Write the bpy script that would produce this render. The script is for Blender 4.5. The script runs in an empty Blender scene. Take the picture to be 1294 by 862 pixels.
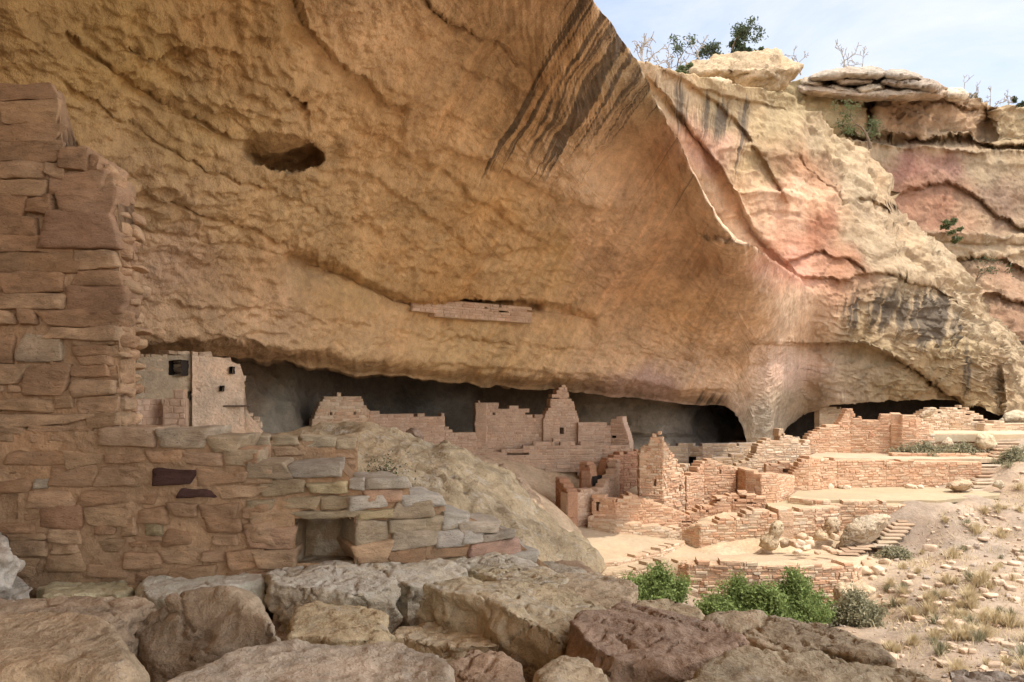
import bpy, math, random
import numpy as np
from mathutils import Vector, Matrix

# ------------------------------------------------------------------ camera, sky, sun, exposure
F, HX, HY = 1000.0, 647.0, 490.0            # focal length and horizon of the photograph, in its own pixels
SC = bpy.context.scene
COL = SC.collection
cam_d = bpy.data.cameras.new('camera')
cam = bpy.data.objects.new('camera', cam_d); COL.objects.link(cam)
cam.location = (0, 0, 0); cam.rotation_euler = (math.radians(90), 0, 0)
cam_d.sensor_width = 36; cam_d.lens = 36 * F / 1294
cam_d.shift_y = (HY - 431) / 1294
cam_d.clip_start = .05; cam_d.clip_end = 2000
SC.camera = cam

SUN = Vector((.35, -.20, .89)).normalized()  # direction towards the sun
sun_el = math.asin(SUN.z); sun_az = math.atan2(SUN.x, SUN.y)
wd = bpy.data.worlds.new('World'); SC.world = wd; wd.use_nodes = True
nt = wd.node_tree; nt.nodes.clear()
sky = nt.nodes.new('ShaderNodeTexSky'); sky.sky_type = 'NISHITA'; sky.sun_disc = False
sky.sun_elevation = sun_el; sky.sun_rotation = sun_az; sky.altitude = 2000
sky.dust_density = 2.0; sky.ozone_density = 1.5
tc = nt.nodes.new('ShaderNodeTexCoord')
mp = nt.nodes.new('ShaderNodeMapping'); mp.inputs['Scale'].default_value = (1.2, 1.6, 4.0)
cn = nt.nodes.new('ShaderNodeTexNoise'); cn.inputs['Scale'].default_value = 1.7; cn.inputs['Detail'].default_value = 9
cn.inputs['Roughness'].default_value = .62; cn.inputs['Distortion'].default_value = .5
cr = nt.nodes.new('ShaderNodeValToRGB')
cr.color_ramp.elements[0].position = .40; cr.color_ramp.elements[0].color = (0.42, 0.42, 0.42, 1)
cr.color_ramp.elements[1].position = .62; cr.color_ramp.elements[1].color = (.85, .85, .85, 1)
mx = nt.nodes.new('ShaderNodeMix'); mx.data_type = 'RGBA'
bg = nt.nodes.new('ShaderNodeBackground'); bg.inputs['Strength'].default_value = .15
wo = nt.nodes.new('ShaderNodeOutputWorld')
L = nt.links.new
# thin white veil ahead, brighter unseen cloud added right and behind to lift the shade
cx = nt.nodes.new('ShaderNodeSeparateXYZ'); L(tc.outputs['Generated'], cx.inputs[0])
mr = nt.nodes.new('ShaderNodeMapRange'); mr.interpolation_type = 'SMOOTHSTEP'
mr.inputs['From Min'].default_value = .74; mr.inputs['From Max'].default_value = .45
L(cx.outputs['Y'], mr.inputs['Value'])
thick = nt.nodes.new('ShaderNodeMix'); thick.data_type = 'RGBA'
thick.inputs['A'].default_value = (3.3, 3.35, 3.4, 1); thick.inputs['B'].default_value = (11.5, 11.1, 10.6, 1)
L(mr.outputs['Result'], thick.inputs['Factor']); L(thick.outputs['Result'], mx.inputs['B'])
L(tc.outputs['Generated'], mp.inputs['Vector']); L(mp.outputs['Vector'], cn.inputs['Vector'])
L(cn.outputs['Fac'], cr.inputs['Fac']); L(cr.outputs['Color'], mx.inputs['Factor'])
L(sky.outputs['Color'], mx.inputs['A']); L(mx.outputs['Result'], bg.inputs['Color'])
L(bg.outputs['Background'], wo.inputs['Surface'])

sl = bpy.data.lights.new('sun', 'SUN'); sl.energy = 2.0; sl.angle = math.radians(.53); sl.color = (1, .93, .82)
so = bpy.data.objects.new('sun', sl); COL.objects.link(so)
so.rotation_euler = SUN.to_track_quat('Z', 'Y').to_euler(); so.location = (20, -40, 60)

SC.view_settings.view_transform = 'Standard'; SC.view_settings.look = 'None'
SC.view_settings.gamma = 1; SC.view_settings.use_curve_mapping = False
SC.view_settings.exposure = 1.08
SC.render.engine = 'CYCLES'
SC.cycles.max_bounces = 8; SC.cycles.diffuse_bounces = 6; SC.cycles.glossy_bounces = 2
SC.cycles.use_denoising = True
SC.cycles.sample_clamp_indirect = 10

# ------------------------------------------------------------------ noise
_rs = np.random.RandomState(7)
_perm = _rs.permutation(256).astype(np.int64); _perm = np.concatenate([_perm, _perm, _perm])
_grad = _rs.normal(size=(256, 3)); _grad /= np.linalg.norm(_grad, axis=1)[:, None]

def pn(p):
    p = np.asarray(p, float); sh = p.shape[:-1]; p = p.reshape(-1, 3)
    i = np.floor(p).astype(np.int64); f = p - i; i &= 255
    u = f * f * f * (f * (f * 6 - 15) + 10)
    out = np.zeros(len(p))
    for dx in (0, 1):
        wx = u[:, 0] if dx else 1 - u[:, 0]
        for dy in (0, 1):
            wy = u[:, 1] if dy else 1 - u[:, 1]
            for dz in (0, 1):
                wz = u[:, 2] if dz else 1 - u[:, 2]
                h = _perm[_perm[_perm[(i[:, 0] + dx) & 255] + ((i[:, 1] + dy) & 255)] + ((i[:, 2] + dz) & 255)]
                g = _grad[h]
                out += wx * wy * wz * (g[:, 0] * (f[:, 0] - dx) + g[:, 1] * (f[:, 1] - dy) + g[:, 2] * (f[:, 2] - dz))
    return (out * 1.6).reshape(sh)

def fbm(p, octv=4, gain=.5, lac=2.03):
    p = np.asarray(p, float); a = 1; s = 0
    for k in range(octv):
        s = s + a * pn(p + 17.3 * k); p = p * lac; a *= gain
    return s

def ridged(p, octv=4, gain=.5):
    p = np.asarray(p, float); a = 1; s = 0
    for k in range(octv):
        s = s + a * (1 - 2 * np.abs(pn(p + 9.1 * k))); p = p * 2.1; a *= gain
    return s

def sstep(a, b, x):
    t = np.clip((x - a) / (b - a), 0, 1); return t * t * (3 - 2 * t)

def P(px, py, Y):
    px = np.asarray(px, float); py = np.asarray(py, float); Y = np.asarray(Y, float)
    return np.stack([(px - HX) / F * Y, Y + 0 * px, (HY - py) / F * Y], -1)

def tps(pts, vals):
    """thin plate spline through scattered values"""
    p = np.array(pts, float); v = np.array(vals, float); n = len(p)
    sc_ = np.abs(p).max() + 1e-9
    def ker(r2):
        return np.where(r2 > 0, r2 * np.log(r2 + 1e-20), 0) * .5
    q = p / sc_
    r2 = ((q[:, None] - q[None]) ** 2).sum(-1)
    K = ker(r2) + np.eye(n) * 1e-5
    A = np.zeros((n + 3, n + 3)); A[:n, :n] = K; A[:n, n] = 1; A[:n, n + 1:] = q
    A[n, :n] = 1; A[n + 1:, :n] = q.T
    w = np.linalg.solve(A, np.concatenate([v, np.zeros(3)]))
    def f(x, y):
        sh = np.shape(x); xx = np.stack([np.ravel(x), np.ravel(y)], -1) / sc_
        out = np.empty(len(xx))
        for s in range(0, len(xx), 20000):
            c = xx[s:s + 20000]
            out[s:s + 20000] = ker(((c[:, None] - q[None]) ** 2).sum(-1)) @ w[:n] + w[n] + c @ w[n + 1:]
        return out.reshape(sh)
    return f

# ------------------------------------------------------------------ mesh helpers
def mesh(name, V, Q, mat, parent=None, attrs=None, smooth=True, mats=None, midx=None):
    V = np.asarray(V, np.float32).reshape(-1, 3)
    me = bpy.data.meshes.new(name)
    if isinstance(Q, np.ndarray):
        k = Q.shape[1]
        me.vertices.add(len(V)); me.vertices.foreach_set('co', V.ravel())
        me.loops.add(Q.size); me.loops.foreach_set('vertex_index', Q.astype(np.int32).ravel())
        me.polygons.add(len(Q)); me.polygons.foreach_set('loop_start', np.arange(0, Q.size, k, dtype=np.int32))
        me.update(calc_edges=True)
    else:
        me.from_pydata([tuple(v) for v in V.tolist()], [], [tuple(f) for f in Q])
    for a, d in (attrs or {}).items():
        d = np.asarray(d, np.float32)
        if d.ndim == 1:
            at = me.attributes.new(a, 'FLOAT', 'POINT'); at.data.foreach_set('value', d)
        else:
            if d.shape[1] == 3: d = np.concatenate([d, np.ones((len(d), 1), np.float32)], 1)
            at = me.attributes.new(a, 'FLOAT_COLOR', 'POINT'); at.data.foreach_set('color', d.ravel())
    if smooth: me.polygons.foreach_set('use_smooth', np.ones(len(me.polygons), bool))
    for m in (mats or [mat]): me.materials.append(m)
    if midx is not None: me.polygons.foreach_set('material_index', np.asarray(midx, np.int32))
    me.update()
    o = bpy.data.objects.new(name, me); COL.objects.link(o)
    if parent is not None: o.parent = parent
    return o

def tag(o, label=None, cat=None, group=None, kind=None):
    if label: o['label'] = label
    if cat: o['category'] = cat
    if group: o['group'] = group
    if kind: o['kind'] = kind
    return o

def thing(name, label, cat, loc=(0, 0, 0), group=None):
    o = bpy.data.objects.new(name, None); COL.objects.link(o)
    o.location = tuple(float(c) for c in loc); o.empty_display_size = .1
    return tag(o, label, cat, group)

def under(child, root):
    """parent a mesh that was built in world coordinates"""
    child.parent = root; child.location = -root.location
    return child

def copy_tree(o, parent=None):
    c = o.copy(); COL.objects.link(c)
    if parent is not None: c.parent = parent
    for ch in list(o.children): copy_tree(ch, c)
    return c

def gridfaces(nr, nc):
    i = np.arange(nr * nc).reshape(nr, nc)
    return np.stack([i[:-1, :-1], i[1:, :-1], i[1:, 1:], i[:-1, 1:]], -1).reshape(-1, 4)

def grid_normals(V):
    du = np.gradient(V, axis=1); dv = np.gradient(V, axis=0)
    n = np.cross(du, dv); n /= np.linalg.norm(n, axis=-1)[..., None] + 1e-12
    s = np.sign((n * V).sum(-1)); n *= np.where(s > 0, -1, 1)[..., None]   # towards the viewer side
    return n

def smooth_grid(A, it):
    for _ in range(it):
        B = A.copy()
        B[1:-1, 1:-1] = (A[1:-1, 1:-1] * 2 + A[:-2, 1:-1] + A[2:, 1:-1] + A[1:-1, :-2] + A[1:-1, 2:]) / 6
        A = B
    return A

# ------------------------------------------------------------------ materials
def rock_mat(name, scales=(1.2, 7, 38), var=.35, bump=.5, dist=.05, rough=.92, varnish=False, lichen=False,
             speck=0., aniso=None, blotch=None, fine=1.0):
    m = bpy.data.materials.new(name); m.use_nodes = True
    t = m.node_tree; N = t.nodes; lk = t.links.new
    b = N['Principled BSDF']; b.inputs['Roughness'].default_value = rough
    b.inputs['Specular IOR Level'].default_value = .18
    at = N.new('ShaderNodeAttribute'); at.attribute_name = 'Col'
    geo = N.new('ShaderNodeNewGeometry')
    vec = geo.outputs['Position']
    if aniso:
        mpp = N.new('ShaderNodeMapping'); mpp.inputs['Scale'].default_value = aniso
        lk(vec, mpp.inputs['Vector']); vec2 = mpp.outputs['Vector']
    else: vec2 = vec
    def noise(s, d=6, r=.6, v=None, dis=0):
        n = N.new('ShaderNodeTexNoise'); n.inputs['Scale'].default_value = s; n.inputs['Detail'].default_value = d
        n.inputs['Roughness'].default_value = r; n.inputs['Distortion'].default_value = dis
        lk(v or vec2, n.inputs['Vector']); return n.outputs['Fac']
    def math_(op, a, bb=None, c=None, clamp=False):
        n = N.new('ShaderNodeMath'); n.operation = op; n.use_clamp = clamp
        for k, x in enumerate((a, bb, c)):
            if x is None: continue
            if isinstance(x, (int, float)): n.inputs[k].default_value = x
            else: lk(x, n.inputs[k])
        return n.outputs[0]
    def mix(fac, a, bb, mode='MIX'):
        n = N.new('ShaderNodeMix'); n.data_type = 'RGBA'; n.blend_type = mode
        for key, x in (('Factor', fac), ('A', a), ('B', bb)):
            if isinstance(x, (int, float)): n.inputs[key].default_value = x
            elif isinstance(x, tuple): n.inputs[key].default_value = x
            else: lk(x, n.inputs[key])
        return n.outputs['Result']
    n1 = noise(scales[0], 7, .62, dis=.4); n2 = noise(scales[1], 6, .65); n3 = noise(scales[2], 4, .6)
    v = math_('ADD', math_('MULTIPLY', n1, .9), math_('ADD', math_('MULTIPLY', n2, .7), math_('MULTIPLY', n3, .4)))   # mean 1.0
    v = math_('MULTIPLY_ADD', math_('SUBTRACT', v, 1.0), var * 4, 1.0)
    v = math_('MAXIMUM', v, .25)
    col = mix(1.0, at.outputs['Color'], (1, 1, 1, 1), 'MULTIPLY')
    hs = N.new('ShaderNodeVectorMath'); hs.operation = 'SCALE'; lk(col, hs.inputs[0]); lk(v, hs.inputs['Scale'])
    col = hs.outputs[0]
    # hue drift between ochre and pink
    hn = noise(scales[0] * .6, 4, .6, v=vec)
    col = mix(math_('MULTIPLY', math_('SUBTRACT', hn, .47, clamp=True), 2.2, clamp=True), col, mix(1.0, col, (1.08, .95, .84, 1), 'MULTIPLY'))
    if blotch:
        bn = math_('MULTIPLY', math_('SUBTRACT', noise(blotch[0], 6, .7, dis=.7, v=vec), blotch[1]), 9, clamp=True)
        col = mix(math_('MULTIPLY', bn, blotch[2]), col, blotch[3])
    if speck:
        sn = math_('MULTIPLY', math_('SUBTRACT', noise(70, 2, .5, v=vec), .66), 14, clamp=True)
        col = mix(math_('MULTIPLY', sn, speck), col, (.05, .04, .035, 1))
    if lichen:
        la = N.new('ShaderNodeAttribute'); la.attribute_name = 'lich'
        sx = N.new('ShaderNodeSeparateXYZ'); lk(geo.outputs['Normal'], sx.inputs[0])
        up = math_('MULTIPLY', math_('SUBTRACT', sx.outputs['Z'], .35), 2.2, clamp=True)
        ln = math_('ADD', math_('MULTIPLY', noise(3.2, 8, .72, dis=.6, v=vec), .6), math_('MULTIPLY', noise(16, 5, .7, v=vec), .4))
        lf = math_('MULTIPLY', math_('SUBTRACT', math_('ADD', ln, math_('MULTIPLY', la.outputs['Fac'], .3)), .64), 7, clamp=True)
        lf = math_('MULTIPLY', lf, math_('MULTIPLY_ADD', up, .8, .2))
        col = mix(math_('MULTIPLY', lf, .85), col, (.62, .565, .47, 1))
        dn = math_('MULTIPLY', math_('SUBTRACT', noise(11, 7, .75, dis=1, v=vec), .6), 10, clamp=True)
        col = mix(math_('MULTIPLY', dn, .5), col, (.10, .085, .07, 1))
    if varnish:
        va = N.new('ShaderNodeAttribute'); va.attribute_name = 'varn'
        su = N.new('ShaderNodeAttribute'); su.attribute_name = 'su'
        sv = N.new('ShaderNodeAttribute'); sv.attribute_name = 'sv'
        def streak(fu, fv, d, off):
            cx = N.new('ShaderNodeCombineXYZ'); lk(math_('MULTIPLY', su.outputs['Fac'], fu), cx.inputs[0])
            lk(math_('MULTIPLY', sv.outputs['Fac'], fv), cx.inputs[1]); cx.inputs[2].default_value = off
            n = N.new('ShaderNodeTexNoise'); n.inputs['Scale'].default_value = 1; n.inputs['Detail'].default_value = d
            n.inputs['Roughness'].default_value = .65; lk(cx.outputs[0], n.inputs['Vector']); return n.outputs['Fac']
        s1 = streak(7.5, .22, 3, .3); s2 = streak(19, .5, 4, 4.1)
        sm = math_('ADD', math_('MULTIPLY', s1, .62), math_('MULTIPLY', s2, .38))
        # soft light and warm seep marks everywhere
        sa = N.new('ShaderNodeAttribute'); sa.attribute_name = 'seep'
        wk = math_('MULTIPLY', math_('SUBTRACT', streak(9, .45, 4, 8.8), .5), 5, clamp=True)
        col = mix(math_('MULTIPLY', math_('MULTIPLY', wk, sa.outputs['Fac']), .6), col, mix(1.0, col, (1.35, 1.3, 1.25, 1), 'MULTIPLY'))
        wk2 = math_('MULTIPLY', math_('SUBTRACT', streak(11, .4, 4, 2.8), .52), 5, clamp=True)
        col = mix(math_('MULTIPLY', math_('MULTIPLY', wk2, sa.outputs['Fac']), .5), col, mix(1.0, col, (.72, .58, .46, 1), 'MULTIPLY'))
        vf = math_('MULTIPLY', math_('ADD', math_('MULTIPLY', math_('SUBTRACT', sm, .5), 3.6), math_('MULTIPLY_ADD', va.outputs['Fac'], .78, -.62)), 3.2, clamp=True)
        vf = math_('MULTIPLY', vf, math_('MULTIPLY_ADD', n2, .7, .55), clamp=True)
        col = mix(math_('MULTIPLY', vf, .9), col, (.072, .058, .047, 1))
    lk(col, b.inputs['Base Color'])
    bp = N.new('ShaderNodeBump'); bp.inputs['Strength'].default_value = bump; bp.inputs['Distance'].default_value = dist
    hgt = math_('ADD', math_('MULTIPLY', n2, .8), math_('MULTIPLY', n3, .35 * fine))
    vor = N.new('ShaderNodeTexVoronoi'); vor.inputs['Scale'].default_value = scales[1] * 1.3; vor.feature = 'F1'
    lk(vec2, vor.inputs['Vector'])
    hgt = math_('ADD', hgt, math_('MULTIPLY', vor.outputs['Distance'], .25))
    lk(hgt, bp.inputs['Height']); lk(bp.outputs['Normal'], b.inputs['Normal'])
    return m

def plain_mat(name, rgb, rough=.85, var=.25, scale=20):
    m = bpy.data.materials.new(name); m.use_nodes = True
    t = m.node_tree; N = t.nodes; lk = t.links.new; b = N['Principled BSDF']
    b.inputs['Roughness'].default_value = rough; b.inputs['Specular IOR Level'].default_value = .2
    g = N.new('ShaderNodeNewGeometry'); n = N.new('ShaderNodeTexNoise'); n.inputs['Scale'].default_value = scale; n.inputs['Detail'].default_value = 5
    lk(g.outputs['Position'], n.inputs['Vector'])
    r = N.new('ShaderNodeValToRGB')
    r.color_ramp.elements[0].position = .3; r.color_ramp.elements[1].position = .7
    r.color_ramp.elements[0].color = tuple(c * (1 - var) for c in rgb) + (1,)
    r.color_ramp.elements[1].color = tuple(min(1, c * (1 + var)) for c in rgb) + (1,)
    lk(n.outputs['Fac'], r.inputs['Fac']); lk(r.outputs['Color'], b.inputs['Base Color'])
    bp = N.new('ShaderNodeBump'); bp.inputs['Strength'].default_value = .3; bp.inputs['Distance'].default_value = .02
    lk(n.outputs['Fac'], bp.inputs['Height']); lk(bp.outputs['Normal'], b.inputs['Normal'])
    return m

def leaf_mat(name, rgb, var=.35):
    m = plain_mat(name, rgb, .7, var, 9)
    N = m.node_tree.nodes; lk = m.node_tree.links.new
    b = N['Principled BSDF']; t = N.new('ShaderNodeBsdfTranslucent'); x = N.new('ShaderNodeMixShader'); x.inputs[0].default_value = .35
    lk(b.inputs['Base Color'].links[0].from_socket, t.inputs['Color'])
    lk(b.outputs[0], x.inputs[1]); lk(t.outputs[0], x.inputs[2]); lk(x.outputs[0], N['Material Output'].inputs['Surface'])
    return m

M_CLIFF = rock_mat('cliff_sandstone', (.5, 3.4, 24), .34, .85, .14, varnish=True, speck=.35)
M_STONE = rock_mat('masonry_stone', (2.5, 11, 60), .22, .45, .02)
M_NEAR = rock_mat('near_masonry_stone', (2.6, 11, 80), .36, 1.0, .025, speck=.5, aniso=(1, 1, 2.4), blotch=(2.2, .57, .35, (.30, .23, .14, 1)))
M_MUD = rock_mat('mud_mortar', (2.2, 16, 80), .28, .9, .03, speck=.15)
M_ROCK = rock_mat('weathered_rock', (2.2, 13, 80), .38, 1.0, .03, lichen=True, speck=.35, blotch=(1.6, .56, .4, (.28, .22, .13, 1)))
M_BOULDER = rock_mat('boulder_rock', (1.0, 7, 40), .40, 1.0, .08, lichen=True, speck=.5)
M_SOIL = rock_mat('dry_soil', (1.1, 9, 55), .30, .8, .04, speck=.3)
M_SAND = rock_mat('pale_sandy_soil', (.9, 8, 60), .16, .35, .02)
M_UNLIT = plain_mat('unlit_interior_dark', (.03, .024, .02), .95, .3, 6)  # near-black colour stands in for the darkness inside the openings
M_WOOD = plain_mat('old_wood', (.16, .12, .09), .8, .35, 30)
M_DEAD = plain_mat('bleached_dead_wood', (.30, .26, .22), .8, .3, 14)
# ------------------------------------------------------------------ the cliff
def interp(px, pts):
    x = [p[0] for p in pts]; y = [p[1] for p in pts]
    return np.interp(px, x, y)

def ledge(PX, PY, line, depth, fall, soft=20, jag=6., seed=0., lip=2.5):
    """below the line the rock is cut back by depth, fading out after fall pixels"""
    x0, x1 = line[0][0], line[-1][0]
    q = np.stack([PX / 23., PY / 90., np.full_like(PX, seed)], -1)
    ly = interp(PX, line) + jag * (pn(q) + .6 * pn(q * 2.7) + .4 * pn(q * 7.1))
    d = PY - ly
    m = sstep(x0, x0 + soft, PX) * (1 - sstep(x1 - soft, x1, PX))
    return depth * m * sstep(-lip * .3, lip, d) * np.exp(-np.maximum(d, 0) / fall)

def blob(PX, PY, x, y, rx, ry, rot=0):
    c, s = math.cos(math.radians(rot)), math.sin(math.radians(rot))
    dx, dy = PX - x, PY - y
    return np.exp(-(((dx * c + dy * s) / rx) ** 2 + ((-dx * s + dy * c) / ry) ** 2))

# base colour of the rock, with some light and shade put in, over the face: ochre, orange, pink, grey-white seep crust
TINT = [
 (0, 0, 0.422, 0.278, 0.120), (0, 300, 0.481, 0.326, 0.155), (150, 60, 0.462, 0.310, 0.130), (300, 40, 0.482, 0.310, 0.140), (250, 150, 0.473, 0.331, 0.161),  # top-left corner lowered: light falloff put into the colour
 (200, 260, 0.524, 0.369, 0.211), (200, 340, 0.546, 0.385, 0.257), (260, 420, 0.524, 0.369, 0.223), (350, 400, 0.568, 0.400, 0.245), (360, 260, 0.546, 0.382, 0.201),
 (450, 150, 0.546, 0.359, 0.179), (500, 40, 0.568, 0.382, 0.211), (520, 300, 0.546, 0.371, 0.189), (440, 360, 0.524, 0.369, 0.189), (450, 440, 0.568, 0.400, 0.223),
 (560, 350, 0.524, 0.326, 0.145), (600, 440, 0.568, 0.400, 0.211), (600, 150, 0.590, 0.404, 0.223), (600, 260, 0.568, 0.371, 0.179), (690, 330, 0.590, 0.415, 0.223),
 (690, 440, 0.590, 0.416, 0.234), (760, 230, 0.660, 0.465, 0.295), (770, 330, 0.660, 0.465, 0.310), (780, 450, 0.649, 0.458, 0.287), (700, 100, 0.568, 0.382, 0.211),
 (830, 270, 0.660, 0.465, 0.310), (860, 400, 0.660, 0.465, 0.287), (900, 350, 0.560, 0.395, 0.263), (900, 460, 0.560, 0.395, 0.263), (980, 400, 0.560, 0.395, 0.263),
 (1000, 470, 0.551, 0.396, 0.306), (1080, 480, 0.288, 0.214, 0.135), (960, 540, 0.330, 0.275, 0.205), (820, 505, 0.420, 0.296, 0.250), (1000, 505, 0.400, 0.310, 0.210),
 (870, 230, 0.660, 0.464, 0.295), (890, 190, 0.515, 0.304, 0.213), (920, 270, 0.660, 0.464, 0.310), (905, 305, 0.660, 0.465, 0.310),  # points along the brow lightened in place of bounced light
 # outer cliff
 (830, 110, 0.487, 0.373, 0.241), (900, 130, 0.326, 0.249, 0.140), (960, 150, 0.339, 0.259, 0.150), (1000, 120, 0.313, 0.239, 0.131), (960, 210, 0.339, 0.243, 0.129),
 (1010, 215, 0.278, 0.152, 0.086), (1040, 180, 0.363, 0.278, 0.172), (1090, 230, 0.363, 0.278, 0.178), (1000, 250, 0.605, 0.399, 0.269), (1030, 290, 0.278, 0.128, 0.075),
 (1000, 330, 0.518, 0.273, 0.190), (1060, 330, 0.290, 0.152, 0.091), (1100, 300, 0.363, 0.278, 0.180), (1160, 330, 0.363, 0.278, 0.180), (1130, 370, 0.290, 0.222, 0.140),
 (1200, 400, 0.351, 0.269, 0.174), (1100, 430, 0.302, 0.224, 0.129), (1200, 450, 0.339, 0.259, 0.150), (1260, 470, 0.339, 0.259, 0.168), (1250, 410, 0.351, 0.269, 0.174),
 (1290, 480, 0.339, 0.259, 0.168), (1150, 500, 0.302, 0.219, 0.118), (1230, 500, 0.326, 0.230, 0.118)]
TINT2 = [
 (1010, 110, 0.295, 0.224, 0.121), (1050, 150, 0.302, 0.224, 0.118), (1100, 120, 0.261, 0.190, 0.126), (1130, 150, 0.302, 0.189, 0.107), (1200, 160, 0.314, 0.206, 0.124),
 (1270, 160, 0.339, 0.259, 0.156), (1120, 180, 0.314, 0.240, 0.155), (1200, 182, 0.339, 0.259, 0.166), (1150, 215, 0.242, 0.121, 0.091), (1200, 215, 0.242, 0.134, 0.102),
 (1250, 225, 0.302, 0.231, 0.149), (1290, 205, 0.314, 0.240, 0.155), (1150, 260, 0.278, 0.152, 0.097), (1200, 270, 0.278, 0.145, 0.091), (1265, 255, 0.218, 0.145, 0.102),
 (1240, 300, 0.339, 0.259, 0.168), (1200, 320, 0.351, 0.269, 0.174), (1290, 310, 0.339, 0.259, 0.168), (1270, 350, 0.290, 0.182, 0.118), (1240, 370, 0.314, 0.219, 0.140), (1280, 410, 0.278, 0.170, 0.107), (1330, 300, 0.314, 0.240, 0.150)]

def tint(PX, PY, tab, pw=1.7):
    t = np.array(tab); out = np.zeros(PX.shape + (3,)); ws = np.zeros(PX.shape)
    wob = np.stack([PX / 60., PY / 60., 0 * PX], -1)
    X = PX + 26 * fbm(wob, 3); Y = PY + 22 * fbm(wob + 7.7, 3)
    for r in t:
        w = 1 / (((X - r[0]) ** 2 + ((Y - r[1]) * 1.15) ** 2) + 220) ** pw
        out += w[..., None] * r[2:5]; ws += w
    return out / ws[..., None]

def strata(V, n, amp, freq, warp=.6):
    """thin bedding: small steps that follow level lines"""
    w = fbm(V * .35, 3) * warp
    z = (V[..., 2] + w) * freq
    s = z - np.floor(z)
    k = pn(np.stack([np.floor(z) * 3.7, np.floor(z) * 1.3 + V[..., 0] * .15, V[..., 1] * .15], -1))
    return amp * (s * .5 + k)

def flakes(V, amp):
    s = fbm(V * .7 + 13, 4) * 2.6; f = np.floor(s); return amp * (f + sstep(.88, 1., s - f))

def cracks(V, f=.28, dep=.28):
    c = 0
    for k in range(3):
        n = np.abs(pn(V * f * (1 + .8 * k) * np.array([1, 1, .7 + .6 * k]) + 31 * k) + .3 * pn(V * f * 4 + k)); g = pn(V * .11 + 5 + 9 * k)
        c = c - dep * (1 - sstep(.0, .035, n)) * sstep(-.1, .25, g)
    return c

def blocks(V, u=(.6, .8), lu=2.3, lz=1.0, amp=.22, seed=0.):
    w = .35 * fbm(V * .5 + seed, 3)
    z = V[..., 2] / lz + w; iz = np.floor(z)
    h = (V[..., 0] * u[0] + V[..., 1] * u[1]) / lu + .5 * pn(np.stack([iz * 7.7, iz * 3.1 + seed, iz * 1.7], -1)) * 2 + .5 * w; ih = np.floor(h)
    r = np.abs(np.modf(np.sin(ih * 127.1 + iz * 311.7 + seed * 17.) * 43758.5)[0])
    e = np.minimum(np.minimum(h - ih, ih + 1 - h) * lu, np.minimum(z - iz, iz + 1 - z) * lz)
    return amp * (r - .5) * 2 - amp * .55 * np.exp(-(e / .09) ** 2)

def cliff_sheet(name, cols, top, bot, rows, depth, feat, disp, tab, varn, seep, post=None, pre=None, kind='structure', weld=None):
    PX = np.repeat(np.asarray(cols, float)[None], len(rows), 0)
    tt, bb = top(PX), bot(PX)
    R = np.asarray(rows, float)[:, None]
    PY = tt + (bb - tt) * R
    Y = depth(PX, PY) + feat(PX, PY)
    V = P(PX, PY, Y)
    n = grid_normals(smooth_grid(V, 12))
    V = V + n * disp(V, PX, PY)[..., None]
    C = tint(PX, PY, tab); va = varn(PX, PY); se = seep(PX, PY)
    U = (PX + .60 * PY) / 100 if varn.__name__ != 'varn_outer' else (PX + .12 * PY) / 100
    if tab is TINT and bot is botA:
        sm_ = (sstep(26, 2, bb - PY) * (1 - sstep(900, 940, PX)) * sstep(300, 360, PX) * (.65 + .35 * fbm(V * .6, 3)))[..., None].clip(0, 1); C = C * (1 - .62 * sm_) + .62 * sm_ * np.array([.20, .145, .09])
    if weld is not None:
        V, ww = weld(V, PX, PY); U = U * (1 - ww) + (PX + .12 * PY) / 100 * ww; va = va * (1 - ww) + varn_outer(PX, PY) * ww
    U = U + .014 * fbm(V * .5, 3)
    SV = PY / 100.
    if pre is not None:
        Vp = pre(V[0], PX[0], PY[0]); k = len(Vp)
        V = np.concatenate([Vp, V]); C = np.concatenate([np.repeat(C[:1], k, 0), C])
        va = np.concatenate([np.repeat(va[:1] * .3, k, 0), va]); se = np.concatenate([np.repeat(se[:1], k, 0), se])
        U = np.concatenate([np.repeat(U[:1], k, 0), U]); SV = np.concatenate([np.repeat(SV[:1], k, 0), SV])
    if post is not None:
        Vp, Cp = post(V[-1], PX[-1], PY[-1], C[-1]); k = len(Vp)
        V = np.concatenate([V, Vp]); C = np.concatenate([C, Cp])
        va = np.concatenate([va, np.repeat(va[-1:] * 0, k, 0)]); se = np.concatenate([se, np.repeat(se[-1:] * 0, k, 0)])
        U = np.concatenate([U, np.repeat(U[-1:], k, 0)]); SV = np.concatenate([SV, np.repeat(SV[-1:], k, 0)])
    nr, nc = V.shape[:2]
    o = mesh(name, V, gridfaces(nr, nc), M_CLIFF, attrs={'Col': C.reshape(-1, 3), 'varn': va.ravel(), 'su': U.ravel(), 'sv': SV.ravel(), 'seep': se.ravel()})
    tag(o, kind=kind)
    return o

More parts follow.
